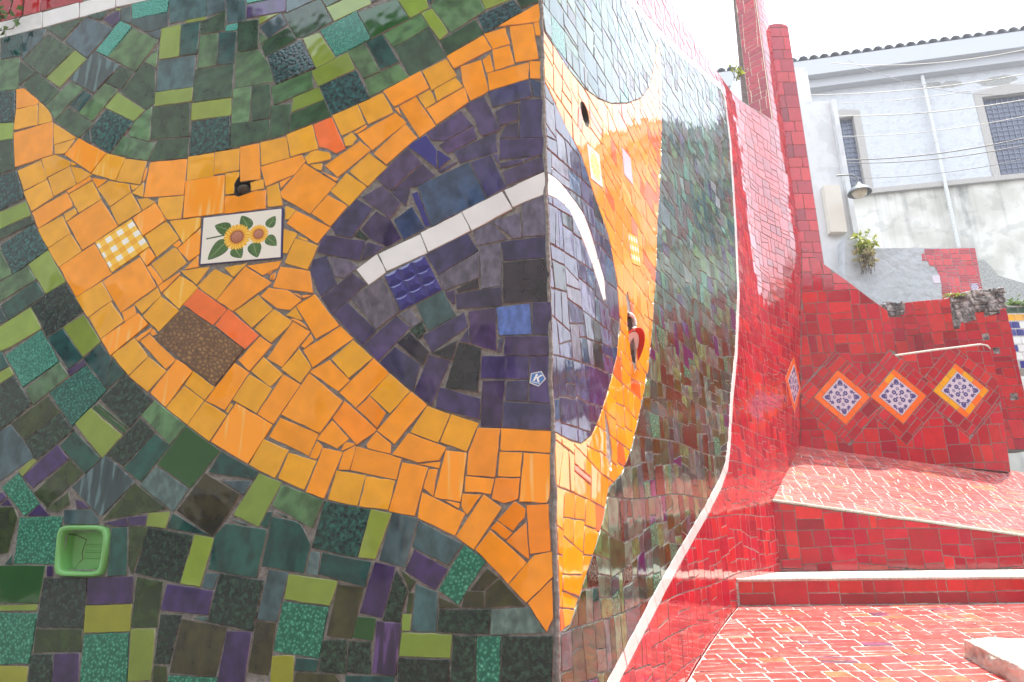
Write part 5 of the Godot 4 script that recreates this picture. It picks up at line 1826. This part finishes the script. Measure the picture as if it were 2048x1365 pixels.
	var os := flat(Vector3(6.62, 0, -6.6), Vector3(0, 0, 1), Vector3.UP)
	part(ow, "mortar_body", slab(flat(Vector3(6.62, 0, -6.6), Vector3(0, 0, -1), Vector3.UP), poly([-7, 0, 0, 0, 0, 2.5, -7, 1.2]), 0.3), M.grout)
	lay(ow, flat(Vector3(6.62, 0, 0.4), Vector3(0, 0, -1), Vector3.UP), coded(fit(pattern(Rect2(0, 0, 7, 2.5), 0.0, Vector2(0.6, 0.5), Vector2(0.4, 0.3), 0.05), poly([0, 0, 7, 0, 7, 2.48, 0, 1.18]), [], 0.004, 0.002), "rRz"), {"step": 1.0})

# ---------------------------------------------------------------- walls at the top of the ramp
func diamond(parent: Node3D, s: Surf, c: Vector2, half: float, codes: String, m: Material) -> void:
	var ex := Vector2(0.7071, 0.7071)
	var ey := Vector2(-0.7071, 0.7071)
	var g := func(a: float, b: float) -> Vector2: return c + (ex * a + ey * b) * half * 1.4142
	var i := 0.355
	print_tile(parent, "azulejo_tile", "", s, PackedVector2Array([g.call(-i, -i), g.call(i, -i), g.call(i, i), g.call(-i, i)]), m, 0.0065)
	var e := 0.365
	var list := []
	var t := 0.5
	var at := 0
	for side in 4:
		var r := func(a: float, b: float) -> Vector2:
			var v := Vector2(a, b).rotated(side * PI / 2)
			return g.call(v.x, v.y)
		for seg in [[-e, -0.08], [-0.07, 0.22], [0.23, t]]:
			list.append([PackedVector2Array([r.call(seg[0], -t), r.call(seg[1], -t), r.call(seg[1], -e), r.call(seg[0], -e)]), codes[at % codes.length()]])
			at += 1
	lay(parent, s, list, {"jit": 0.0004, "tilt": 0.004})

func far_walls() -> void:
	var s := flat(Vector3(0, EYE, -FAR), Vector3.RIGHT, Vector3.UP)
	var fw := thing("diamond_wall", "red tiled wall with a sloping top and three blue and white diamonds", "wall", Vector3(3.7, EYE + 0.8, -FAR))
	var out := poly([2.845, 0.846, 3.146, 3.022, 3.196, 3.034, 3.322, 2.886, 3.606, 2.635, 3.791, 2.458, 3.952, 2.316, 3.963, 2.161, 3.967, 1.997, 3.957, 1.820, 4.369, 1.874, 4.888, 1.933, 4.941, 1.890, 4.956, 1.719, 4.934, 1.302, 4.913, 0.998, 4.882, 0.630])
	part(fw, "mortar_body", slab(s, out, 0.18), M.grout)
	var az := printed(azulejo_print())
	var holes := []
	var spots := [Vector2(3.3376, 1.3959), Vector2(3.9108, 1.4001), Vector2(4.5541, 1.4502)]
	var codes := ["dddddddddddd", "ddddddoddddd", "ododydyyyyyd"]
	for i in 3:
		var c: Vector2 = spots[i]
		var hf := 0.2854
		holes.append(poly([c.x - hf, c.y, c.x, c.y - hf, c.x + hf, c.y, c.x, c.y + hf]))
		diamond(fw, s, c, hf * 0.985, codes[i], az)
	var round_them := []
	for i in 3:
		var c: Vector2 = spots[i]
		var hf := 0.2854 * 1.72
		round_them.append(poly([c.x - hf, c.y, c.x, c.y - hf, c.x + hf, c.y, c.x, c.y + hf]))
	var pat := fit(pattern(bounds(out), 0.02, Vector2(0.40, 0.42), Vector2(0.25, 0.24), 0.05), out, holes + round_them, 0.0038, 0.0006)
	var pat2 := []
	for i in 3:
		var mine := []
		for p in pattern(bounds(round_them[i]), PI / 4 + 0.03 * (i - 1), Vector2(0.34, 0.30), Vector2(0.24, 0.15), 0.04):
			mine.append_array(Geometry2D.intersect_polygons(p, round_them[i]))
		pat2.append_array(fit(mine, out, holes + round_them.slice(0, i), 0.0038, 0.0006))
	lay(fw, s, coded(pat + pat2, "rrrRrzrR"), {"tilt": 0.006})
	var bp := []
	for v in [Vector3(3.953, 3.425, -6.810), Vector3(4.159, 3.452, -6.810), Vector3(4.370, 3.480, -6.810), Vector3(4.635, 3.509, -6.810), Vector3(4.858, 3.536, -6.810), Vector3(4.927, 3.522, -6.810), Vector3(4.945, 3.484, -6.810)]:
		bp.append(v)
	part(fw, "mortar_bead", tube(bp, 0.016, 0.015, 8), M.bead)
	# pilaster closing the side wall
	var px := thing("corner_pilaster", "narrow round-topped red tiled pilaster at the end of the side wall", "pillar", Vector3(3.221, 0, -FAR - 0.08))
	var ps := flat(Vector3(side_at(Vector2(WALL_END, 5.0), 0).x - 0.01, EYE, -FAR - 0.03), Vector3.RIGHT, Vector3.UP)
	var pr := PackedVector2Array()
	var wd := 0.248
	pr.append_array([Vector2(0, 0.3), Vector2(wd, 0.3)])
	for k in 9:
		var a := PI * k / 8.0
		pr.append(Vector2(wd / 2 + wd / 2 * cos(a), 5.965 + 0.05 * sin(a)))
	part(px, "mortar_body", slab(ps, pr, 0.35), M.grout)
	var rows := []
	var y := 0.5
	while y < 5.965 + 0.1:
		var hh := rng.randf_range(0.12, 0.19)
		var c := wd * rng.randf_range(0.3, 0.7)
		rows.append(poly([0.002, y, c, y, c, y + hh, 0.002, y + hh]))
		rows.append(poly([c, y, wd - 0.002, y, wd - 0.002, y + hh, c, y + hh]))
		y += hh
	lay(px, ps, coded(fit(rows, pr, [], 0.003, 0.0002), "rRzr"), {"tilt": 0.004})
	# older wall behind, its tiles half gone
	var rf := 7.40
	var rs := flat(Vector3(0, EYE, -rf), Vector3.RIGHT, Vector3.UP)
	var rw := thing("ruined_wall", "old red tiled wall with bare stone patches behind the diamond wall", "wall", Vector3(4.2, EYE + 0.8, -rf))
	var ro := poly([3.848, 0.940, 4.111, 2.583, 4.286, 2.599, 4.507, 2.615, 4.723, 2.637, 5.015, 2.658, 5.070, 2.707, 5.405, 2.740, 5.671, 2.768, 5.663, 2.517, 5.659, 2.397, 5.666, 2.248, 5.650, 1.867, 5.650, 1.470, 5.623, 0.922])
	part(rw, "stone_body", slab(rs, ro, 0.3), M.rock)
	# rough stones where tiles are missing
	var bare := [poly([4.231, 2.634, 4.517, 2.631, 4.484, 2.474, 4.337, 2.445, 4.213, 2.525]), poly([5.038, 2.661, 5.263, 2.757, 5.698, 2.801, 5.689, 2.545, 5.581, 2.522, 5.576, 2.474, 5.392, 2.434, 5.394, 2.500, 5.288, 2.483, 5.274, 2.387, 5.107, 2.371, 5.080, 2.294, 5.012, 2.295]), poly([5.320, 2.226, 5.396, 2.237, 5.391, 2.161, 5.317, 2.154]), poly([5.406, 2.062, 5.480, 2.067, 5.477, 1.997, 5.408, 1.992]), poly([5.483, 1.539, 5.567, 1.543, 5.562, 1.470, 5.478, 1.466])]
	lay(rw, rs, coded(fit(pattern(bounds(ro), 0.05, Vector2(0.36, 0.36), Vector2(0.23, 0.22), 0.05), ro, bare, 0.0033, 0.0006), "rRrRzr"), {"tilt": 0.006, "thick": 0.012})
	for b in [0, 1]:
		for p in fit(pattern(bounds(bare[b]), 0.2, Vector2(0.3, 0.2), Vector2(0.2, 0.16), 0.2), bare[b], [], 0.006, 0.001):
			var t := make_tile(p, rs, Color.WHITE, {"thick": rng.randf_range(0.004, 0.03), "bev": 0.009, "tilt": 0.06, "jit": 0.005})
			if t.size():
				part(rw, "stone", t[0], M.rock, t[1])
	# blue, white and yellow steps of the main stair, at the right edge
	var ms := setting("main_stair", Vector3(6.2, EYE + 1.0, -8.2))
	for i in 8:
		var y0 := 2.877 - i * 0.115
		var z := -8.3 + i * 0.05
		var x0 := 6.447 - 0.05
		part(ms, "concrete_step", box(Vector3(x0 - 0.3, EYE + y0 - 0.115, z - 0.4), Vector3(3, 0, 0), Vector3(0, 0.113, 0), Vector3(0, 0, 0.4)), M.pale_grout)
		var ss := flat(Vector3(x0 - 0.3, EYE + y0 - 0.115, z), Vector3.RIGHT, Vector3.UP)
		var l := []
		for j in 12:
			l.append([poly([j * 0.1 + 0.003, 0.01, j * 0.1 + 0.097, 0.01, j * 0.1 + 0.097, 0.095, j * 0.1 + 0.003, 0.095]), pick(["g", "y", "BBw", "yB", "Bww", "wBb", "wwB", "wBw"][i])])
		lay(ms, ss, l)

# ---------------------------------------------------------------- houses, wires and lamp beyond
func background() -> void:
	var fo := Vector3(13.636, 14.690, -21.000)
	var s := flat(fo, Vector3(0.9799, 0, 0.1994), Vector3.UP)
	var hb := thing("old_house", "pale old house with tiled eaves, two barred windows and a stained base", "house", s.at(Vector2(0, -3), 0))
	var K := 1.5
	var L := -9.5
	var Rr := 5.6
	var eave := 3.219
	var ledge := -1.439
	var wins := [[-2.797, -1.297, -1.409, 1.551], [2.893, 4.643, -1.409, 1.683]]
	var holes := []
	var xs := [L, Rr]
	var ys := [ledge, eave]
	for w in wins:
		holes.append(Rect2(w[0], w[2], w[1] - w[0], w[3] - w[2]))
		xs.append_array([w[0], w[1]])
		ys.append_array([w[2], w[3]])
	xs.sort()
	ys.sort()
	part(hb, "upper_wall", body(s, xs, func(_x): return eave, ledge, ys, 0.4, holes), M.plaster)
	part(hb, "lower_wall", slab(s, poly([L, -fo.y, Rr, -fo.y, Rr, ledge - 0.002, L, ledge - 0.002]), 0.4), M.stained)
	part(hb, "ledge", box(s.at(Vector2(L, ledge - 0.18), 0.002), s.ax * (Rr - L), Vector3.UP * 0.18, s.n * 0.15), M.stone_trim)
	part(hb, "cornice", box(s.at(Vector2(L, eave - 0.15), -0.2), s.ax * (Rr - L), Vector3.UP * 0.63, s.n * 0.83), M.eave)
	part(hb, "cornice_moulding", box(s.at(Vector2(L, eave - 0.48), 0.002), s.ax * (Rr - L), Vector3.UP * 0.325, s.n * 0.33), M.eave)
	# eaves of barrel tiles
	var rt: ArrayMesh = null
	var up := eave + 0.49
	var n := int((Rr - L) / 0.36)
	var hm := Mesher.new()
	var ra := (-s.n * cos(0.35) + Vector3.UP * sin(0.35)).normalized()
	var rows := []
	for j in 2:
		for side in 2:
			var ring := []
			var rad := 0.168 if side == 0 else 0.142
			for k in 9:
				var a := PI * k / 8.0
				var d := s.ax * cos(a) + s.n.cross(s.ax) * sin(a) * 1.0
				ring.append(hm.vert(d * rad + ra * (0.0 if j == 0 else 2.2), d * (1.0 if side == 0 else -1.0)))
			rows.append(ring)
	for pr in [[0, 2], [1, 3], [0, 1]]:
		for k in 8:
			hm.tri(rows[pr[0]][k], rows[pr[0]][k + 1], rows[pr[1]][k + 1])
			hm.tri(rows[pr[0]][k], rows[pr[1]][k + 1], rows[pr[1]][k])
	rt = hm.done()
	for i in n:
		part(hb, "roof_tile", rt, M.clay, s.at(Vector2(L + 0.18 + i * 0.36, up), 0.67 + rng.randf_range(-0.015, 0.015)))
	part(hb, "roof_bed", box(s.at(Vector2(L, up - 0.012), 0.60), s.ax * (Rr - L), s.n.cross(s.ax) * 0.02, ra * 2.4), M.clay)
	for w in wins:
		var cx: float = (w[0] + w[1]) / 2
		var win := part(hb, "window", box(s.at(Vector2(w[0], w[2]), -0.25), s.ax * (w[1] - w[0]), Vector3.UP * (w[3] - w[2]), s.n * 0.02), M.glass)
		for e in [[w[0] - 0.24, w[0]], [w[1], w[1] + 0.24]]:
			part(win, "window_jamb", box(s.at(Vector2(e[0], w[2]), -0.2), s.ax * (e[1] - e[0]), Vector3.UP * (w[3] - w[2]), s.n * 0.225), M.stone_trim)
		var am := Mesher.new()
		var pts := PackedVector2Array([Vector2(w[0] - 0.24, w[3] + 0.002)])
		pts.append(Vector2(w[1] + 0.24, w[3] + 0.002))
		for k in 9:
			var a := k / 8.0
			pts.append(Vector2(lerpf(w[1] + 0.24, w[0] - 0.24, a), w[3] + 0.2 + 0.15 * sin(a * PI)))
		part(win, "window_head", slab(flat(s.at(Vector2.ZERO, 0.026), s.ax, s.ay), pts, 0.2), M.stone_trim)
		var nx := int((w[1] - w[0]) / 0.165)
		for i in range(1, nx):
			part(win, "window_bar", box(s.at(Vector2(w[0] + (w[1] - w[0]) * i / nx - 0.012, w[2] + 0.01), -0.21), s.ax * 0.024, Vector3.UP * (w[3] - w[2] - 0.02), s.n * 0.015), M.muntin)
		var ny := int((w[3] - w[2]) / 0.18)
		for i in range(1, ny):
			part(win, "window_bar", box(s.at(Vector2(w[0] + 0.01, w[2] + (w[3] - w[2]) * i / ny - 0.012), -0.194), s.ax * (w[1] - w[0] - 0.02), Vector3.UP * 0.024, s.n * 0.012), M.muntin)
	part(hb, "drain_pipe", tube([s.at(Vector2(1.100, eave - 0.49), 0.2), s.at(Vector2(1.100, -5.618), 0.2)], 0.06, 0.06, 12), M.pipe)
	for e in [0.8, 1.9, 3.1]:
		part(hb, "pipe_collar", tube([s.at(Vector2(1.100, eave - e), 0.2), s.at(Vector2(1.100, eave - e - 0.09), 0.2)], 0.075, 0.075, 12), M.pipe)
	part(hb, "bare_cement_patch", slab(flat(s.at(Vector2.ZERO, 0.006), s.ax, s.ay), poly([1.351, -5.576, 1.669, -4.327, 1.843, -4.337, 1.998, -4.597, 2.138, -4.923, 2.429, -5.053, 3.102, -5.386, 2.941, -6.179, 1.265, -6.044]), 0.02), M.cement)
	for q in [[0.9, 0.4, 0.45, 0.15], [2.4, 0.7, 0.65, 0.2], [0.35, 0.05, 0.3, 0.1]]:
		var pp := PackedVector2Array()
		for k in 18:
			var a := TAU * k / 18.0
			pp.append(Vector2(q[0] + 1.100 + q[2] * cos(a) * rng.randf_range(0.75, 1.15), eave - 0.75 - q[1] * 0.3 + q[3] * sin(a) * rng.randf_range(0.7, 1.2)))
		part(hb, "flaked_plaster", slab(flat(s.at(Vector2.ZERO, 0.004), s.ax, s.ay), pp, 0.02), M.cement)
	# neighbour: a narrow white house with a balcony slab
	var wh := thing("white_house", "narrow white rendered house with a beige balcony box beside the red pilaster", "house", Vector3(4.357, 5.138, -9.000))
	part(wh, "tall_wall", box(Vector3(3.838, 0, -9.600), Vector3(1.119, 0, 0), Vector3(0, 9.164, 0), Vector3(0, 0, -1.2)), M.white_paint)
	part(wh, "front_wall", box(Vector3(4.048, 0, -9.000), Vector3(0.854, 0, 0), Vector3(0, 8.071, 0), Vector3(0, 0, -2.0)), M.white_paint)
	part(wh, "balcony_box", box(Vector3(4.567, 5.830, -8.998), Vector3(0.240, 0, 0), Vector3(0, 0.748, 0), Vector3(0, 0, 0.10)), M.beige)
	part(wh, "corner_post", box(Vector3(4.904, 0, -9.000), Vector3(0.07, 0, 0), Vector3(0, 8.042, 0), Vector3(0, 0, 0.08)), M.white_paint)
	# low plaster wall with a patch of red tiles
	var gs := flat(Vector3(0, EYE, -8.8), Vector3.RIGHT, Vector3.UP)
	var gw := thing("garden_wall", "low whitewashed wall with a stepped patch of red tiles at one end", "wall", Vector3(4.3, EYE, -8.8))
	part(gw, "plaster_body", slab(gs, poly([4.518, 2.875, 4.697, 4.072, 4.861, 4.132, 4.898, 3.917, 5.144, 3.922, 6.501, 3.922, 6.446, 2.853]), 0.2), M.plaster)
	var gp := poly([5.781, 3.905, 6.498, 3.912, 6.472, 3.217, 6.236, 3.162, 5.893, 3.151, 5.923, 3.487, 5.875, 3.636, 5.804, 3.652, 5.803, 3.719, 5.717, 3.720, 5.731, 3.833, 5.774, 3.840])
	lay(gw, gs, coded(fit(pattern(bounds(gp), 0.0, Vector2(0.3, 0.3), Vector2(0.17, 0.16), 0.03), gp, [], 0.0035, 0.0004), "rRrr"), {"tilt": 0.005})
	for e in [Vector2(5.8671, 3.4482), Vector2(6.3703, 3.3207)]:
		var c: Vector2 = e
		print_tile(gw, "picture_tile", "", gs, PackedVector2Array([c + Vector2(-0.05, -0.06), c + Vector2(0.05, -0.06), c + Vector2(0.05, 0.06), c + Vector2(-0.05, 0.06)]), printed(weave_print() if c.x < 6.1 else azulejo_print()), 0.008)
	# wires
	var spans := [[Vector3(7.103, 10.704, -11.500), Vector3(8.548, 9.383, -9.500), 0.008],
		[Vector3(5.814, 10.020, -11.500), Vector3(8.440, 8.904, -9.500), 0.009],
		[Vector3(6.180, 9.821, -11.500), Vector3(8.410, 8.769, -9.500), 0.006],
		[Vector3(6.239, 9.548, -11.500), Vector3(8.331, 8.418, -9.500), 0.010],
		[Vector3(6.287, 9.079, -11.500), Vector3(8.262, 8.109, -9.500), 0.007],
		[Vector3(6.289, 8.565, -11.500), Vector3(8.172, 7.706, -9.500), 0.011],
		[Vector3(6.374, 8.500, -11.500), Vector3(8.143, 7.579, -9.500), 0.009],
		[Vector3(6.392, 8.178, -11.500), Vector3(8.089, 7.337, -9.500), 0.006],
		[Vector3(7.183, 10.585, -11.500), Vector3(7.563, 8.541, -9.500), 0.006]]
	var said := ["highest wire, just under the eaves of the old house", "upper wire crossing the drain pipe above the window heads", "wire level with the top of the right-hand window", "pale wire across the top of the left-hand window bars", "wire across the middle of the left-hand window", "thick dark wire below the middle of both windows", "dark wire hanging just under the thick one", "lowest wire, just above the stone ledge", "slack wire slanting down from the eaves to the right-hand window"]
	for i in spans.size():
		var a: Vector3 = spans[i][0]
		var b: Vector3 = spans[i][1]
		var pts := []
		for k in 17:
			var q := k / 16.0 * 1.5 - 0.25
			pts.append(a.lerp(b, q) - Vector3(0, 0.10 * (1.0 - pow(2.0 * q - 1.0, 2.0)) - 0.10, 0) - Vector3(0, 0.10, 0))
		var wi := part(self, "overhead_wire", tube(pts, spans[i][2] * 0.8, spans[i][2] * 0.8, 6), M.pale_wire if i in [0, 1, 2, 3, 4] else M.wire)
		tag(wi, said[i], "wire", "wires strung in front of the old house")
	# lamp
	var lp := Vector3(4.904, 6.313, -8.600)
	var la := thing("street_lamp", "bell-shaped street lamp hanging at the corner of the white house", "lamp", lp)
	part(la, "shade", lathe([Vector2(0.03, 0.17), Vector2(0.05, 0.16), Vector2(0.06, 0.10), Vector2(0.10, 0.085), Vector2(0.11, 0.05), Vector2(0.165, 0.03), Vector2(0.20, -0.03), Vector2(0.205, -0.05), Vector2(0.19, -0.045), Vector2(0.15, 0.01), Vector2(0.09, 0.04)], 24), M.lamp_metal, lp)
	part(la, "glass_bowl", lathe([Vector2(0.13, 0.015), Vector2(0.135, -0.03), Vector2(0.11, -0.09), Vector2(0.06, -0.125), Vector2(0.0, -0.135)], 20), M.lamp_glass, lp)
	la.scale = Vector3(0.78, 0.78, 0.78)
	part(la, "bracket", tube([lp + Vector3(0, 0.16, 0), lp + Vector3(0, 0.26, 0), lp + Vector3(-0.08, 0.33, 0), lp + Vector3(-0.34, 0.34, -0.05)], 0.014, 0.014, 8), M.lamp_metal)
	across(Vector3(-9.0, 0, 1.4), PI / 2, 12.0, "pale blue-grey house along the left side of the street", solid(Color(0.52, 0.53, 0.53), 0.9, TEX.grit, 1.0), 9.4)
	across(Vector3(-4.6, 0, 6.3), 0.0, 13.0, "tall cream house straight behind the viewer", solid(Color(0.58, 0.56, 0.52), 0.9, TEX.grit, 1.0), 18.0)
	across(Vector3(10.9, 0, 6.8), 0.0, 9.5, "pale ochre house behind the viewer on the right", solid(Color(0.50, 0.44, 0.34), 0.9, TEX.grit, 1.0), 12.9)
	# what the glaze mirrors, outside the picture
	for q in [[9.0, 1.5, 6.0, 2.3, "small tree nearest the viewer beyond the parapet"], [10.0, -2.5, 7.0, 2.5, "broad tree beyond the middle of the parapet"], [12.0, -6.2, 8.0, 2.6, "rounded tree beyond the far end of the parapet"], [14.0, -10.6, 8.5, 2.3, "slender tree past the far end of the parapet"], [17.5, -13.0, 10.0, 3.0, "tallest tree, farthest beyond the parapet"]]:
		tree(q[4], Vector3(q[0], 0, q[1]), q[2], q[3])

func across(at: Vector3, turn: float, h: float, label: String, m: Material, wd: float) -> void:
	# its front looks towards -z before it is turned
	var t := thing("house_across", label, "house", Vector3.ZERO, "houses across the street")
	part(t, "wall", box(Vector3(-wd / 2, 0, 0), Vector3(wd, 0, 0), Vector3(0, h, 0), Vector3(0, 0, 5)), m)
	var n := int(wd / 2.4)
	for i in n:
		for j in int((h - 1.0) / 3.0):
			var o := Vector3((i + 0.5 - n / 2.0) * 2.4 - 0.5, 1.0 + j * 3.0, -0.03)
			part(t, "window_frame", box(o, Vector3(1.0, 0, 0), Vector3(0, 1.4, 0), Vector3(0, 0, 0.028)), M.white_paint)
			part(t, "window_glass", box(o + Vector3(0.08, 0.08, -0.01), Vector3(0.84, 0, 0), Vector3(0, 1.24, 0), Vector3(0, 0, 0.02)), M.glass)
	part(t, "roof", box(Vector3(-wd / 2 - 0.2, h + 0.002, -0.4), Vector3(wd + 0.4, 0, 0), Vector3(0, 0.12, 0), Vector3(0, 1.2, 3.0)), M.clay)
	t.position = at
	t.rotation.y = -turn

# ---------------------------------------------------------------- small things
func small_things(lw: Surf) -> void:
	# sticker
	var st := thing("round_sticker".replace("round", "pentagon"), "small five-sided blue sticker with a white K on a dark tile", "sticker", lw.at(Vector2(-0.0424, 0.4995), 0.007))
	var pts := poly([-0.0678, 0.4867, -0.0389, 0.4732, -0.0146, 0.4966, -0.0282, 0.5231, -0.0625, 0.5179])
	var c := Vector2.ZERO
	for p in pts:
		c += p / 5.0
	var inner := PackedVector2Array()
	for p in pts:
		inner.append(c + (p - c) * 0.86)
	part(st, "white_backing", slab(flat(lw.at(Vector2.ZERO, 0.0078), lw.ax, lw.ay), pts, 0.0006), M.cup_white)
	part(st, "blue_face", slab(flat(lw.at(Vector2.ZERO, 0.0082), lw.ax, lw.ay), inner, 0.0004), solid(Color(0.075, 0.20, 0.47), 0.4))
	var tm := TextMesh.new()
	tm.text = "K"
	var fnt := SystemFont.new()
	fnt.font_names = PackedStringArray(["Droid Sans"])
	fnt.font_weight = 800
	tm.font = fnt
	tm.font_size = 64
	tm.pixel_size = 0.00052
	tm.depth = 0.0004
	var k := part(st, "letter", tm, solid(Color(0.85, 0.85, 0.84), 0.5), lw.at(c + Vector2(0.000, 0.0015), 0.0086))
	k.transform.basis = Basis(lw.ax, lw.ay, lw.n) * Basis(Vector3.BACK, -0.28) * Basis(Vector3(1.25, 0, 0), Vector3(0.22, 1, 0), Vector3(0, 0, 1))
	part(st, "printed_line", slab(flat(lw.at(Vector2.ZERO, 0.0084), lw.ax, lw.ay), PackedVector2Array([c + Vector2(-0.019, -0.0105), c + Vector2(0.007, -0.0175), c + Vector2(0.008, -0.0145), c + Vector2(-0.018, -0.0075)]), 0.0003), solid(Color(0.55, 0.62, 0.75), 0.5))
	# pebble in the weep hole
	var pm := SphereMesh.new()
	pm.radius = 0.024
	pm.height = 0.040
	pm.radial_segments = 20
	pm.rings = 12
	var pb := part(self, "round_pebble", pm, M.pebble_stone, lw.at(Vector2(-1.1928, 1.3324), -0.004))
	pb.rotation = Vector3(0.4, 0.2, 0.3)
	tag(pb, "brown pebble stuck in the weep hole above the sunflower tile", "stone")
	# dry twig in the soap dish
	var tw := []
	for q in [Vector2(-1.7706, 0.0525), Vector2(-1.7241, 0.0459), Vector2(-1.6837, 0.0306), Vector2(-1.6931, -0.0134), Vector2(-1.6852, -0.0339), Vector2(-1.7074, -0.0859)]:
		tw.append(lw.at(q, 0.006 if tw.size() in [0, 5] else -0.022))
	var tg := part(self, "dry_twig", tube(tw, 0.0016, 0.0011, 6), M.twig)
	tag(tg, "thin dry twig hanging in the green soap dish", "twig")
	# vine at the top left corner
	var vb := lw.at(Vector2(-2.5521, 2.5346), 0.03)
	var vt := thing("hanging_vine", "leafy vine hanging over the white band at the top left", "plant", vb)
	var vm := Mesher.new()
	var lm := Mesher.new()
	for q in [[Vector2(-2.4430, 2.5866), Vector2(-2.4447, 2.5040), Vector2(-2.4709, 2.4178), Vector2(-2.4968, 2.3326), Vector2(-2.5529, 2.3095), Vector2(-2.5914, 2.2776)], [Vector2(-2.4981, 2.5996), Vector2(-2.5052, 2.4972), Vector2(-2.5555, 2.4468), Vector2(-2.6031, 2.3857), Vector2(-2.6503, 2.3654)], [Vector2(-2.5932, 2.6010), Vector2(-2.6050, 2.5199), Vector2(-2.6082, 2.4482), Vector2(-2.5890, 2.4133)]]:
		var line := []
		for i in q.size():
			line.append(lw.at(q[i], 0.05 + 0.02 * sin(i * 2.0)))
		tube_into(vm, line, 0.0035, 0.0014, 6)
		for i in line.size() - 1:
			for j in 3:
				leaf_into(lm, line[i].lerp(line[i + 1], rng.randf()), Vector3(rng.randfn(), rng.randfn() - 0.4, rng.randfn() * 0.4 + 0.3).normalized(), rng.randf_range(0.025, 0.045), 0.013)
	part(vt, "stem", vm.done(), M.twig)
	part(vt, "foliage", lm.done(), M.leaf).set_meta("kind", "stuff")
	weed("wall_weed", "yellow-green weed growing from the top of the side wall", Vector3(2.455, 6.335, -6.200), Vector3(0.22, 0.22, 0.12), 7, "leaf_yellow", 0.045)
	weed("shrub_tuft", "leafy green tuft on the garden wall beside the white house", Vector3(4.906, 5.307, -8.700), Vector3(0.30, 0.42, 0.25), 16, "leaf_yellow", 0.08, 12)
	weed("dry_shrub", "dry straggly tuft below the green one on the garden wall", Vector3(4.849, 5.102, -8.650), Vector3(0.34, 0.34, 0.25), 12, "leaf_dry", 0.08)
	weed("moss_tuft", "bright low tuft on the broken top of the ruined wall", Vector3(5.144, 4.245, -7.400), Vector3(0.26, 0.08, 0.15), 26, "leaf_yellow", 0.035)
	weed("grass_tuft", "low weeds at the foot of the bare cement patch", Vector3(6.604, 4.434, -8.300), Vector3(0.6, 0.14, 0.3), 30, "leaf", 0.06)
	weed("crack_weed", "tiny sprig in the crack where ramp meets side wall", Vector3(2.564, 2.273, -6.400), Vector3(0.04, 0.05, 0.04), 4, "leaf_yellow", 0.03, 5)
	# worn block on the ramp
	var bm := Mesher.new()
	var nz := FastNoiseLite.new()
	nz.frequency = 3.0
	nz.fractal_octaves = 4
	var bo := Vector3(2.678, 0.945, -3.436)
	var bs := Vector3(1.0, 0.26, 0.50)
	var grid := 26
	for ax in 3:
		for sd in 2:
			var ids := []
			for i in grid + 1:
				for j in grid + 1:
					var u := i * 2.0 / grid - 1.0
					var v := j * 2.0 / grid - 1.0
					var p := Vector3.ZERO
					p[ax] = sd * 2.0 - 1.0
					p[(ax + 1) % 3] = u
					p[(ax + 2) % 3] = v
					var rd := p.normalized()
					# softened corners, chipped by noise
					var q := Vector3(signf(p.x) * minf(absf(p.x), 0.94 + 0.06 * absf(rd.x)), signf(p.y) * minf(absf(p.y), 0.93 + 0.07 * absf(rd.y)), signf(p.z) * minf(absf(p.z), 0.94 + 0.06 * absf(rd.z)))
					var w := q * bs * 0.5
					w += rd * (nz.get_noise_3dv(w * 2.0) * 0.022 + nz.get_noise_3dv(w * 9.0) * 0.008)
					ids.append(bm.vert(w, rd))
			for i in grid:
				for j in grid:
					var a: int = ids[i * (grid + 1) + j]
					var b: int = ids[(i + 1) * (grid + 1) + j]
					var c2: int = ids[(i + 1) * (grid + 1) + j + 1]
					var d: int = ids[i * (grid + 1) + j + 1]
					bm.tri(a, b, c2)
					bm.tri(a, c2, d)
	var st2 := SurfaceTool.new()
	st2.create_from(bm.done(), 0)
	st2.generate_normals()
	var blk := part(self, "concrete_block", st2.commit(), M.concrete, bo)
	blk.rotation = Vector3(0.22, 0.06, -0.04)
	tag(blk, "weathered pale concrete block lying on the lower ramp at the right", "block")
